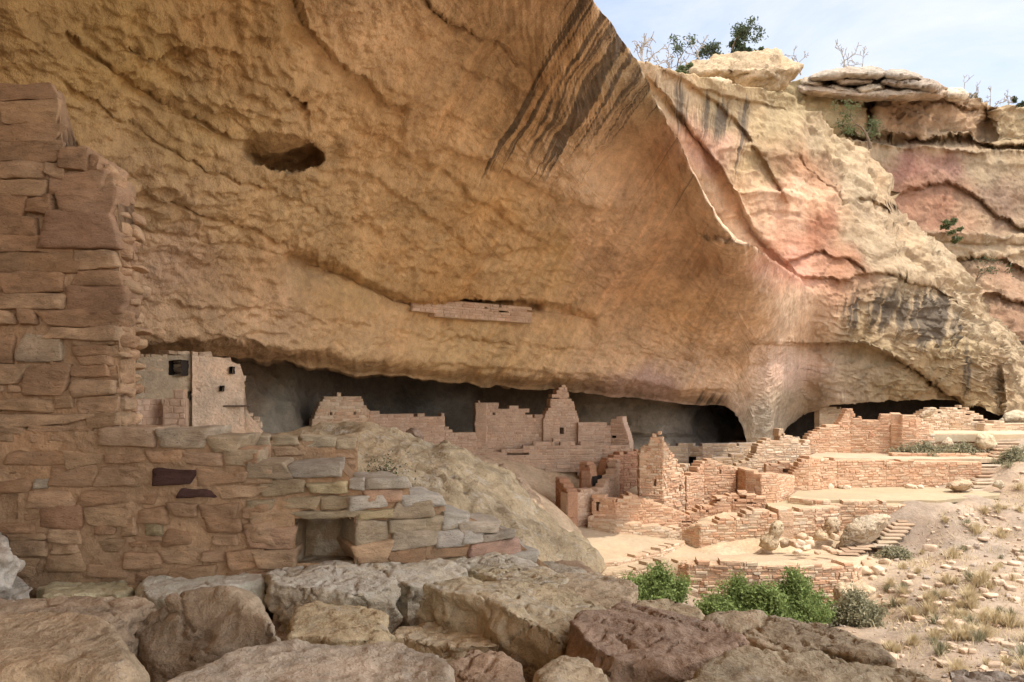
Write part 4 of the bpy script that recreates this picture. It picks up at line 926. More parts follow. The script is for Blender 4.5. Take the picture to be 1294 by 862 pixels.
masonry('kerb_wall', 'long low kerb of stones between the plaza and the path', 'kerb', [(735, 22.4), (780, 22.7), (835, 23.8), (866, 25.0)], [(735, 714), (790, 707), (835, 695), (866, 684)], [(735, 720), (790, 714), (835, 702), (866, 692)], .35, .07, .22, PAL_PALE, seed=44, ragged=1.4, bury=.1)
masonry('kerb_wall', 'outer kerb of darker stones along the lower side of the path', 'kerb', [(742, 20.6), (790, 21.3), (850, 22.3), (876, 22.6)], [(742, 728), (790, 719), (840, 709), (876, 708)], [(742, 742), (790, 734), (840, 724), (876, 720)], .35, .08, .2, PAL_TAN, seed=45, ragged=1.8, bury=.15)

# ---- stairs
def stairs(label, p0, p1, width, n, up_to, seed):
    """p0 lower-left, p1 upper-left corner in the photo with distances; one block for each step"""
    rng = np.random.RandomState(seed)
    a, b = P(*p0), P(*p1)
    t = thing('stone_stairs', label, 'stairs', a)
    for k in range(n):
        f = k / max(1, n - 1); c = a + (b - a) * f
        w = width[0] + (width[1] - width[0]) * f
        d = np.array([1, up_to, 0]) / math.hypot(1, up_to); nn = np.array([-d[1], d[0], 0])
        rise = (b[2] - a[2]) / max(1, n - 1)
        cc = c + d * w / 2 + nn * .25 + np.array([0, 0, -rise * .4])
        V, Q, T = boxes(np.array([cc]), np.array([[w / 2 * rng.uniform(.94, 1.05), .30, rise * .52]]), np.array([[d, nn, [0, 0, 1]]]), np.array([.03]), .12, rng)
        col = np.array(PAL_PALE[rng.randint(5)]) * rng.uniform(.62, .82)
        V = V + np.array([0, 0, 0])
        o = mesh('step', V - a, Q.tolist() + T.tolist(), M_STONE, t, {'Col': np.repeat(col[None], len(V), 0)}, smooth=False)
    return t
stairs('longest flight of stone stairs, climbing beside the big grey rock to the grassy terrace', (1104, 689, 24.6), (1154, 637, 26.6), (.62, .66), 13, -.1, 1)
stairs('middle flight of stone stairs at the right end of the tallest retaining wall', (1228, 619, 29.0), (1240, 588, 30.2), (.75, .95), 8, -.05, 2)
stairs('upper flight of stone stairs near the right edge, beside the split boulder', (1258, 576, 31.0), (1256, 551, 33.0), (.85, 1.05), 7, -.05, 3)
stairs('short bottom flight of flat steps at the end of the path', (1060, 700, 23.8), (1082, 690, 24.5), (.6, .6), 4, -.1, 4)
# ------------------------------------------------------------------ near masonry, stone by stone
def cube_template(k):
    V, Q = [], []
    g = np.array([-1, -.95, -.84, -.6, -.3, 0, .3, .6, .84, .95, 1]); k = len(g) - 1
    for ax in range(3):
        for s in (-1, 1):
            A, B = np.meshgrid(g, g, indexing='ij'); n0 = len(V)
            o1, o2 = [j for j in range(3) if j != ax]
            p = np.zeros(((k + 1) ** 2, 3)); p[:, ax] = s; p[:, o1] = A.ravel(); p[:, o2] = B.ravel(); V.extend(p.tolist())
            q = gridfaces(k + 1, k + 1) + n0
            n = np.cross(p[k + 1] - p[0], p[1] - p[0])
            if n[ax] * s < 0: q = q[:, ::-1]
            # gridfaces order is (0, k+1, k+2, 1)
            Q.append(q)
    V = np.array(V); Q = np.concatenate(Q)
    key = np.round(V * 1000).astype(int); u, inv = np.unique(key, axis=0, return_inverse=True)
    return u / 1000., inv.ravel()[Q]
_KV, _KQ = cube_template(9)

def round_stones(cen, half, frames, cols, rng, pw=14.0, amp=.015, sd=0.):
    """rounded, dented building stones"""
    n = len(cen)
    pwr = rng.uniform(pw * .55, pw * 1.3, n)[:, None]
    mxx = np.abs(_KV).max(1); 
    r = mxx[None] / ((np.abs(_KV)[None] ** pwr[..., None]).sum(-1) ** (1 / pwr))
    loc = _KV[None] * r[..., None]
    # taper and skew
    k1 = rng.normal(size=(n, 6)) * .10
    x, y, z = loc[..., 0], loc[..., 1], loc[..., 2]
    x2 = x * (1 + k1[:, 0:1] * z) + k1[:, 1:2] * z * .5; z2 = z * (1 + k1[:, 2:3] * x * 1.3) + k1[:, 3:4] * x * .7; y2 = y * (1 + k1[:, 4:5] * x * .4)
    loc = np.stack([x2, y2, z2], -1) * half[:, None]
    W = np.einsum('nvk,nkj->nvj', loc, frames)
    nr = W / (np.linalg.norm(W, axis=-1)[..., None] + 1e-9)
    W = W + cen[:, None]
    seed = (rng.rand(n, 1, 3) * 50)
    q = W + seed
    d = amp * (fbm(q * 5.0, 3) + .55 * fbm(q * 14, 2)) + amp * .5 * np.abs(pn(q * np.array([4, 4, 22.])))
    fy = np.einsum('nvj,nj->nv', nr, frames[:, 1])
    W = W + frames[:, None, 1] * (d * np.sign(fy + .001) * 1.2)[..., None] + frames[:, None, 2] * (d * .7)[..., None] + frames[:, None, 0] * (fbm(q * 6 + 9, 2) * amp * .9)[..., None]
    k = len(_KV)
    Q = (_KQ[None] + (np.arange(n) * k)[:, None, None]).reshape(-1, 4)
    C = np.repeat(cols, k, 0)
    return W.reshape(-1, 3), Q, C

NEARPAL = [(.40, .255, .150), (.37, .23, .132), (.42, .275, .165), (.39, .26, .152), (.45, .305, .185)]
def near_wall(name, label, stones, path, top, bot, thick, seed, cat='ruin', fill_h=.062, fill_l=.19, holes=(), mud=(.41, .27, .158), extra_end=False, pal=NEARPAL, proud=.03, out=None, tall_thin=0, mudoff=.004, fill_out=(-.014, .006), rmin=-1.5):
    rng = np.random.RandomState(seed)
    pts = np.array([[(px - HX) / F * Y, Y] for px, Y in path]); seg = np.diff(pts, axis=0); ln = np.linalg.norm(seg, axis=1); S = np.concatenate([[0], np.cumsum(ln)])
    ss = np.linspace(0, S[-1], 900); k = np.clip(np.searchsorted(S, ss, side='right') - 1, 0, len(ln) - 1)
    PT = pts[k] + seg[k] / ln[k][:, None] * (ss - S[k])[:, None]; TT = seg[k] / ln[k][:, None]; PXS = HX + F * PT[:, 0] / PT[:, 1]
    def frame(i):
        t = TT[i]; n = np.array([t[1], -t[0]]); n = n if n @ PT[i] < 0 else -n
        return np.array([[t[0], t[1], 0], [n[0], n[1], 0], [0, 0, 1]])
    root = thing(name, label, cat, (PT[450][0], PT[450][1], Z(bot if isinstance(bot, (int, float)) else bot[0][1], PT[450][1])))
    if out: root['group'] = out
    cen, half, fr, col = [], [], [], []
    for st in stones:
        x0, y0, x1, y1 = st[:4]; c = st[4] if len(st) > 4 else NEARPAL[rng.randint(5)]; pr = st[5] if len(st) > 5 else proud
        i = int(np.argmin(np.abs(PXS - (x0 + x1) / 2))); Yp = PT[i, 1]; f = frame(i)
        w = (x1 - x0) / F * Yp / abs(f[0, 0] - f[0, 1] * (x0 + x1 - 2 * HX) / 2 / F); h = (y1 - y0) / F * Yp
        th = thick * (.97 if len(st) < 7 else st[6])
        p = rng.uniform(.2, 1.0) * pr * .62
        c3 = np.array([PT[i, 0], Yp, Z((y0 + y1) / 2, Yp)]) + f[1] * (p - th / 2)
        cen.append(c3); half.append([w / 2 + .004, th / 2, h / 2 + .003]); fr.append(f); col.append(np.array(c) * rng.uniform(.9, 1.1))
    n_exp = len(cen)
    # courses of filler stones nearly flush with the mud
    z = max(Z(760, PT[:, 1].max()), rmin - .2); ztop = Z(min(p[1] for p in top), PT[:, 1].min())
    boxes_ = [s[:4] for s in stones]
    while z < ztop:
        h = fill_h * rng.uniform(.65, 1.35); s = -rng.uniform(0, .2)
        while s < S[-1]:
            l = fill_l * rng.choice([.5, .8, 1.0, 1.3, 1.6]); a, b = max(0, s), min(S[-1], s + l); s += l
            if b - a < .05: continue
            i = int(np.clip((a + b) / 2 / S[-1] * 899, 0, 899)); Yp = PT[i, 1]; px = PXS[i]; py = HY - F * (z + h / 2) / Yp
            hw = (b - a) / 2 / Yp * F; hh = h / 2 / Yp * F
            if py - hh * .6 < interp(px, top) or py > (bot if isinstance(bot, (int, float)) else interp(px, bot)) : continue
            if any(x0 - hw * .6 < px < x1 + hw * .6 and y0 - hh * .7 < py < y1 + hh * .7 for x0, y0, x1, y1 in holes): continue
            if any(min(px + hw, x1) - max(px - hw, x0) > .3 * hw and min(py + hh, y1) - max(py - hh, y0) > .35 * hh for x0, y0, x1, y1 in boxes_): continue
            f = frame(i); th = thick * .96
            cen.append(np.array([PT[i, 0], Yp, z + h / 2]) + f[1] * (rng.uniform(*fill_out) - th / 2)); half.append([(b - a) / 2 - .005, th / 2, h / 2 - .005]); fr.append(f); col.append(np.array(pal[rng.randint(len(pal))]) * rng.uniform(.88, 1.1))
        z += h
    V, Q, C = round_stones(np.array(cen), np.array(half), np.array(fr), np.array(col), rng)
    under(mesh('masonry', V, Q, M_NEAR, root, {'Col': C}), root)
    # mud core: front sheet with uneven plaster, sides and back
    nz_ = 150; zz = np.linspace(0, 1, nz_); ns = int(S[-1] / .018)
    si = np.linspace(0, 899, ns).astype(int); base = PT[si]; TZ = Z(interp(PXS[si], top) + 5, base[:, 1]); BZ_ = np.minimum(Z(760, base[:, 1]), -1.5) if rmin == -1.5 else np.full(len(base), rmin); mo = np.interp(PXS[si], mudoff[0], mudoff[1])[None, :, None] if isinstance(mudoff, tuple) else mudoff
    G = np.zeros((nz_, ns, 3)); G[..., 0] = base[:, 0]; G[..., 1] = base[:, 1]; G[..., 2] = BZ_ + (TZ - BZ_) * zz[:, None]
    NN = np.array([[*frame(i)[1][:2], 0] for i in si])
    rough = .014 * fbm(G * 4, 4) + .006 * pn(G * 25)
    Fr = G + NN[None] * (rough[..., None] * 1.35 - mo); Bk = G - NN[None] * np.where(HY - F * G[..., 2:3] / G[..., 1:2] < tall_thin, .09, thick - .03)
    pxg = HX + F * G[..., 0] / G[..., 1]; pyg = HY - F * G[..., 2] / G[..., 1]
    fq = gridfaces(nz_, ns); ctr = (pxg.ravel()[fq].mean(1), pyg.ravel()[fq].mean(1))
    keep = np.ones(len(fq), bool)
    for x0, y0, x1, y1 in holes: keep &= ~((ctr[0] > x0) & (ctr[0] < x1) & (ctr[1] > y0) & (ctr[1] < y1))
    nv = nz_ * ns; i = np.arange(nv).reshape(nz_, ns)
    rim = []
    for e in (i[:, 0], i[:, -1], i[-1]): rim.append(np.stack([e[:-1], e[1:], e[1:] + nv, e[:-1] + nv], -1))
    Qm = np.concatenate([fq[keep], fq[keep] + nv] + rim)
    mc = np.array(mud) * (1 + .12 * np.clip(fbm(np.concatenate([Fr, Bk]).reshape(-1, 3) * 1.5, 3), -1, 1))[:, None]
    under(mesh('mud_mortar', np.concatenate([Fr.reshape(-1, 3), Bk.reshape(-1, 3)]), Qm, M_MUD, root, {'Col': mc}), root)
    return root

def niche(root, name, hx0, hy0, hx1, hy1, Y, depth, mat, cols, slope=0):
    """closed recess: jambs, sill, head and a back of old plaster"""
    g = []; 
    x0, x1 = [(h - HX) / F * Y for h in (hx0, hx1)]; z0, z1 = Z(hy1, Y), Z(hy0, Y)
    vs, q, c = [], [], []
    def patch(a, b, cc, d, n=14):
        u = np.linspace(0, 1, n)[:, None, None]; v = np.linspace(0, 1, n)[None, :, None]
        a, b, cc, d = map(np.array, (a, b, cc, d))
        G = (a * (1 - u) * (1 - v) + b * (1 - u) * v + cc * u * v + d * u * (1 - v))
        G = G + (.012 * fbm(G * 8, 3))[..., None] * np.array([1, 1, 1])
        o = sum(len(x) for x in vs); vs.append(G.reshape(-1, 3)); q.append(gridfaces(n, n) + o)
    d = Y + depth
    patch((x0, d, z0), (x1, d, z0), (x1, d, z1), (x0, d, z1), 30)
    patch((x0, Y, z0), (x0, d, z0), (x0, d, z1), (x0, Y, z1)); patch((x1, Y, z0), (x1, d, z0), (x1, d, z1), (x1, Y, z1))
    patch((x0, Y, z0), (x1, Y, z0), (x1, d, z0), (x0, d, z0)); patch((x0, Y, z1), (x1, Y, z1), (x1, d, z1), (x0, d, z1))
    V = np.concatenate(vs); C = np.repeat(np.array([cols]), len(V), 0)
    w = sstep(.02, .35, fbm(V * 5 + 4, 3))[:, None]; C = C * (1 - w * .5) + np.array([.46, .40, .30]) * w * .5
    return under(mesh(name, V, np.concatenate(q), mat, root, {'Col': C}), root)

TAN, GRY, YEL, DRK, PNK = (.38, .29, .18), (.36, .30, .22), (.42, .34, .20), (.085, .045, .038), (.42, .28, .215)
tower_st = [(-30, 107, 70, 127, (.36, .225, .13), .03, .12), (2, 128, 74, 158, (.40, .26, .145), .03, .12), (-40, 158, 75, 179, (.37, .24, .14), .03, .12), (-40, 180, 76, 204, (.37, .24, .14), .03, .12), (-40, 205, 58, 227), (59, 206, 80, 223), (76, 188, 112, 215), (112, 196, 126, 216), (63, 217, 132, 245, (.38, .24, .145)), (132, 222, 146, 246),
 (-40, 228, 58, 249), (-40, 250, 32, 272), (36, 251, 68, 270), (75, 240, 146, 272, (.39, .245, .15)), (-40, 274, 46, 297), (52, 268, 148, 315, (.385, .24, .15)), (-40, 298, 90, 318), (-40, 319, 103, 345, (.36, .23, .13)), (92, 318, 148, 340), (93, 342, 153, 361), (2, 344, 80, 371), (-40, 372, 80, 391), (82, 362, 160, 400, (.37, .23, .14)),
 (-40, 392, 18, 412), (24, 390, 45, 410), (50, 392, 152, 413), (60, 414, 150, 430), (24, 423, 77, 457, (.41, .32, .22)), (-30, 425, 17, 458), (90, 415, 142, 437), (94, 438, 140, 450), (98, 450, 142, 462), (88, 462, 136, 476), (66, 459, 85, 470), (-40, 460, 30, 486), (30, 462, 86, 500), (92, 480, 146, 500), (96, 500, 148, 522), (-20, 505, 66, 520), (70, 494, 94, 516), (-40, 524, 110, 540), (110, 522, 150, 540)]
tw_top = [(-60, 104), (70, 106), (75, 130), (78, 188), (112, 188), (128, 200), (132, 218), (146, 222), (148, 240), (152, 330), (160, 362), (158, 395), (152, 440), (150, 480), (150, 545)]
TY = 4.9
near_tower = near_wall('tall_near_wall', 'tall ragged end of a thick brown stone wall, cut by the left edge', tower_st, [(-70, TY), (150, TY)], tw_top, 548, .25, 51, tall_thin=186, proud=.06, mudoff=.02, fill_out=(-.01, .012))
# stones of the broken end face, seen in raking view
rng = np.random.RandomState(52); cen, half, fr, col = [], [], [], []
zc = -.36
while zc < 1.35:
    h = rng.uniform(.05, .11); y = TY + .02
    xe = (np.interp(HY - F * (zc + h / 2) / TY, [180, 200, 222, 240, 330, 362, 400, 440, 545], [78, 124, 146, 148, 153, 160, 154, 150, 150]) - HX) / F * TY
    while y < TY + .23:
        d = rng.uniform(.08, .2); pz = rng.uniform(-.06, .0)
        cen.append([xe + pz - .08, y + d / 2, zc + h / 2]); half.append([.12, d / 2 - .004, h / 2 - .004]); fr.append(np.eye(3)); col.append(np.array(NEARPAL[rng.randint(5)]) * rng.uniform(.95, 1.15)); y += d
    zc += h
V, Q, C = round_stones(np.array(cen), np.array(half), np.array(fr), np.array(col), rng, 5, .02)
under(mesh('broken_end', V, Q, M_NEAR, near_tower, {'Col': C}), near_tower)

low_st = [(124, 541, 194, 565, (.40, .28, .18), .05), (199, 542, 264, 567, (.43, .35, .25), .06), (264, 552, 304, 572, (.40, .31, .2), .05), (185, 570, 232, 586), (232, 572, 282, 589, (.41, .28, .18)), (283, 570, 328, 588, (.41, .31, .2)), (8, 572, 86, 588), (82, 572, 130, 590), (130, 574, 184, 586),
 (195, 594, 246, 614, DRK, .055), (228, 619, 270, 629, DRK, .05), (246, 594, 312, 612), (-30, 607, 42, 624), (42, 606, 61, 617, GRY), (61, 589, 118, 615), (120, 590, 188, 616, (.38, .25, .15)), (33, 621, 95, 644), (97, 621, 164, 639), (49, 640, 104, 669, (.37, .22, .13)), (108, 642, 164, 666), (173, 642, 210, 662), (214, 637, 250, 654), (252, 637, 300, 656), (258, 656, 306, 674), (181, 661, 203, 676, YEL), (205, 670, 243, 692), (113, 680, 153, 698), (61, 670, 99, 686), (10, 682, 60, 704), (57, 700, 107, 724), (118, 666, 145, 676), (153, 654, 172, 678), (202, 694, 258, 714), (256, 696, 288, 711), (288, 696, 330, 720), (157, 699, 202, 720), (-20, 662, 44, 676), (10, 674, 58, 682), (64, 690, 100, 700), (110, 712, 160, 730), (210, 716, 270, 736), (0, 706, 50, 730), (270, 676, 300, 690), (306, 640, 340, 656), (310, 660, 350, 690), (305, 596, 345, 612), (276, 614, 330, 630), (303, 588, 322, 601)]
low_st2 = [(301, 568, 328, 587), (312, 585, 364, 606, (.38, .29, .19), .04), (364, 587, 432, 604, (.37, .32, .25), .05), (330, 606, 386, 626, TAN), (387, 610, 441, 624, YEL, .05), (355, 628, 404, 643, TAN), (404, 628, 440, 644, TAN), (439, 626, 490, 643, (.47, .42, .34), .06), (441, 606, 460, 620, (.46, .42, .35)), (460, 605, 517, 618, (.42, .37, .29), .05), (460, 618, 510, 637, (.40, .26, .17), .03),
 (312, 632, 345, 645, TAN), (372, 646, 458, 655, (.36, .29, .19), .07), (453, 645, 511, 656, YEL, .05), (495, 636, 548, 655, (.40, .32, .22), .05), (510, 625, 562, 640, (.46, .42, .35), .06), (449, 658, 492, 687, (.40, .32, .22), .04), (493, 657, 537, 671, (.39, .32, .22), .04), (495, 670, 552, 693, (.40, .33, .24), .05), (531, 653, 572, 672, (.42, .34, .23), .05), (551, 668, 586, 692, (.46, .42, .36), .06), (559, 648, 593, 667, (.43, .39, .32), .04), (578, 659, 630, 673, (.42, .36, .28), .06), (584, 668, 610, 687, (.47, .44, .38), .06), (607, 672, 650, 683, (.38, .33, .26), .06), (594, 683, 660, 705, PNK, .07), (640, 697, 680, 712, (.42, .38, .31), .07), (448, 686, 492, 712), (492, 694, 540, 712), (318, 645, 372, 668), (312, 668, 370, 694, (.38, .24, .15)), (320, 694, 372, 720)]
low_top = [(-80, 536), (130, 540), (200, 541), (265, 545), (275, 552), (302, 556), (305, 580), (364, 584), (432, 588), (445, 604), (517, 606), (520, 624), (562, 628), (566, 648), (592, 650), (630, 660), (650, 674), (662, 686), (682, 702), (700, 716)]
low = near_wall('near_low_wall', 'long low brown wall with a stone-lintelled niche, stepping down to the right', low_st + low_st2, [(-90, 4.86), (300, 4.90), (455, 5.0), (700, 5.6)], low_top, [(-80, 760), (700, 735)], .42, 53, mudoff=([0, 250, 330, 700], [.006, .006, .02, .024]), holes=[(374, 655, 448, 712), (-60, 624, 24, 656)])
niche(low, 'niche', 370, 653, 450, 716, 4.98, .33, M_MUD, (.27, .19, .11))
niche(low, 'window_opening', -62, 622, 26, 658, 4.88, .38, M_UNLIT, (.05, .03, .02))
# second, paler course standing behind the low wall
near_wall('back_course_wall', 'single line of pale cap stones just behind the near low wall', [(300, 552, 343, 565, (.45, .36, .24), .03), (343, 553, 379, 564, (.42, .33, .21), .03), (379, 553, 424, 566, (.45, .37, .25), .04), (424, 554, 450, 567, (.43, .34, .22), .03), (346, 566, 390, 576), (300, 566, 340, 578)], [(288, 5.9), (452, 6.2)], [(288, 551), (452, 553)], 640, .35, 54)
near_wall('tilted_slab_wall', 'thin remains of walling with a grey slab on top, behind the stepped wall end', [(328, 585, 352, 592, TAN), (380, 586, 432, 602, GRY, .05), (388, 602, 425, 612, GRY), (365, 596, 395, 606, TAN)], [(330, 5.5), (436, 5.7)], [(330, 582), (380, 585), (436, 588)], 650, .3, 55)

# two-storey plastered room under the ledge
PLS = [(.60, .47, .34), (.56, .43, .31), (.62, .49, .36)]
house = near_wall('cliff_house', 'two-storey plastered room with small slit windows, tucked under the ledge beside the tall near wall', [], [(243, 17.2), (310, 17.9), (331, 18.0)], [(243, 443), (282, 447), (304, 457), (308, 470), (311, 512), (318, 524), (326, 530), (332, 545)], 552, .45, 57,
    fill_h=.13, fill_l=.3, holes=[(290, 464, 294, 472), (278, 488, 281, 494)], mud=(.62, .485, .355), pal=PLS, mudoff=-.006, fill_out=(-.03, -.002), rmin=-1.15)
hs = near_wall('side_room', 'dark unplastered side of the tucked-away room, with one big black window hole', [], [(242.5, 17.3), (172, 16.2)], [(172, 447), (200, 445), (243, 443)], 552, .4, 58,
    fill_h=.12, fill_l=.26, holes=[(213, 456, 228, 474), (235, 495, 240, 505)], mud=(.36, .29, .20), pal=PAL_TAN, mudoff=-.002, fill_out=(-.03, .004), rmin=-1.15)
niche(house, 'window', 289.5, 463.5, 294.5, 472.5, 17.62, .5, M_UNLIT, (.03, .03, .03)); niche(house, 'window', 277.5, 487.5, 281.5, 494.5, 17.5, .5, M_UNLIT, (.03, .03, .03))
niche(hs, 'window', 212, 455, 229, 475, 16.85, .8, M_UNLIT, (.03, .03, .03)); niche(hs, 'window', 234.5, 494.5, 240.5, 505.5, 17.2, .6, M_UNLIT, (.03, .03, .03))
b = boxes(np.array([P(296, 513, 17.68)]), np.array([[.36, .05, .022]]), np.array([[[.98, .17, 0], [-.17, .98, 0], [0, 0, 1]]]), np.array([.01]), .1, np.random.RandomState(1))
under(mesh('wooden_beam', b[0], b[1].tolist() + b[2].tolist(), M_WOOD, house, smooth=False), house)

# ------------------------------------------------------------------ natural rocks
def finish_rock(o, col, lich, amp, freq, sm=5, layer=.5, mat=None, seed=0., fine=1., scar=.42):
    """smooth the remeshed block and weather it"""
    me = o.data; n = len(me.vertices)
    V = np.empty(n * 3, np.float32); me.vertices.foreach_get('co', V); V = V.reshape(-1, 3).astype(float)
    E = np.empty(len(me.edges) * 2, np.int32); me.edges.foreach_get('vertices', E); E = E.reshape(-1, 2)
    deg = np.bincount(E.ravel(), minlength=n)[:, None]
    for _ in range(sm):
        a = np.zeros_like(V)
        for k in range(3):
            a[:, k] = np.bincount(E[:, 0], V[E[:, 1], k], n) + np.bincount(E[:, 1], V[E[:, 0], k], n)
        V = V * .4 + .6 * a / np.maximum(deg, 1)
    me.vertices.foreach_set('co', V.astype(np.float32).ravel()); me.update()
    N = np.empty(n * 3, np.float32); me.vertices.foreach_get('normal', N); N = N.reshape(-1, 3)
    q = V + np.array(o.location) + seed
    d = amp * (.55 * fbm(q * freq, 4) + .4 * (ridged(q * freq * 1.9, 3) - .6))
    side = 1 - np.abs(N[:, 2])
    d += amp * layer * side * (pn(q * np.array([freq, freq, freq * 6])) + .6 * pn(q * np.array([freq * 1.5, freq * 1.5, freq * 15])))
    d += amp * .3 * fine * fbm(q * freq * 8, 3)
    sc_ = fbm(q * freq * np.array([.75, .75, 1.6]) + 20, 3) * 3.2; fl = np.floor(sc_); d += amp * .95 * (fl + sstep(.8, 1., sc_ - fl)) * scar
    d += cracks(q + 3, freq * .55, amp * 1.5)
    pits = np.maximum(0, pn(q * freq * 5 + 3) - .42); d -= amp * 1.1 * pits
    V = V + N * d[:, None]
    me.vertices.foreach_set('co', V.astype(np.float32).ravel())
    C = np.array(col) * (1 + .10 * np.clip(fbm(q * freq * .8, 3), -1, 1))[:, None]
    at = me.attributes.new('Col', 'FLOAT_COLOR', 'POINT'); at.data.foreach_set('color', np.c_[C, np.ones(n)].astype(np.float32).ravel())
    at = me.attributes.new('lich', 'FLOAT', 'POINT'); at.data.foreach_set('value', np.full(n, lich, np.float32))
    me.polygons.foreach_set('use_smooth', np.ones(len(me.polygons), bool))
    me.materials.clear(); me.materials.append(mat or M_ROCK); me.update()

def remesh(o, vox):
    m = o.modifiers.new('r', 'REMESH'); m.mode = 'VOXEL'; m.voxel_size = vox
    dg = bpy.context.evaluated_depsgraph_get(); dg.update()
    me = bpy.data.meshes.new_from_object(o.evaluated_get(dg)); o.modifiers.clear(); old = o.data; o.data = me; bpy.data.meshes.remove(old)
    me.name = o.name

def prism(name, rings, vox, loc):
    n = len(rings[0]); V = np.concatenate(rings) - loc; F_ = [tuple(range(n))[::-1] if False else tuple(range(n))]
    area = sum(rings[0][i][0] * rings[0][(i + 1) % n][1] - rings[0][(i + 1) % n][0] * rings[0][i][1] for i in range(n))
    for r in range(len(rings) - 1):
        for i in range(n): F_.append((r * n + i, (r + 1) * n + i, (r + 1) * n + (i + 1) % n, r * n + (i + 1) % n))
    F_.append(tuple((len(rings) - 1) * n + i for i in range(n))[::-1])
    if area < 0: F_ = [f[::-1] for f in F_]
    o = mesh(name, V, F_, M_ROCK, smooth=False); o.location = tuple(loc)
    remesh(o, vox)
    return o

def slab_rock(name, label, poly, z, thick, col, lich=.2, vox=.0135, amp=.022, freq=2.6, sm=1, under_=.93, mid=1.02, cat='rock', group=None, layer=.6, tilt=(0, 0), dome=0., seed=0.):
    """loose rock: the photo outline of its upper face on a (tilted) plane at height z, with a real body below"""
    pts = []
    for p in poly:
        px, py = p[:2]; zz = p[2] if len(p) > 2 else z; Y = zz * F / (HY - py); pts.append(((px - HX) / F * Y, Y, zz))
    pts = np.array(pts); c = pts.mean(0)
    n = len(pts)
    # resample outline so it can be roughened
    out = []
    for i in range(n):
        a, b = pts[i], pts[(i + 1) % n]; m = max(1, int(np.linalg.norm(b - a) / .07))
        for k in range(m): out.append(a + (b - a) * k / m)
    pts = np.array(out)
    pts[:, :2] += .018 * np.stack([pn(pts * 7 + seed), pn(pts * 7 + 5 + seed)], -1)
    def ring(s, dz):
        r = pts.copy(); r[:, :2] = c[:2] + (r[:, :2] - c[:2]) * s; r[:, 2] += dz; return r
    rings = []
    if dome: rings.append(ring(.45, dome))
    def chip(r, a, o_):
        r = r.copy(); r[:, :2] += a * 1.5 * np.stack([pn(r * 4.2 + o_ + seed), pn(r * 4.2 + 40 + o_ + seed)], -1) + a * .5 * np.stack([pn(r * 15 + o_ + seed), pn(r * 15 + 40 + o_ + seed)], -1)
        r[:, 2] += a * .35 * pn(r * 5 + o_ + 80); return r
    rings += [chip(ring(.965, .006), .03, 1), chip(ring(1.0, -.028), .03, 3), chip(ring(mid, -thick * .3), .05, 5), chip(ring(mid - .02, -thick * .6), .05, 8), ring(under_, -thick)]
    loc = np.array([c[0], c[1], c[2] - thick])
    o = prism(name, rings, vox, loc); tag(o, label, cat, group)
    finish_rock(o, col, lich, amp, freq, sm, layer, seed=seed)
    return o

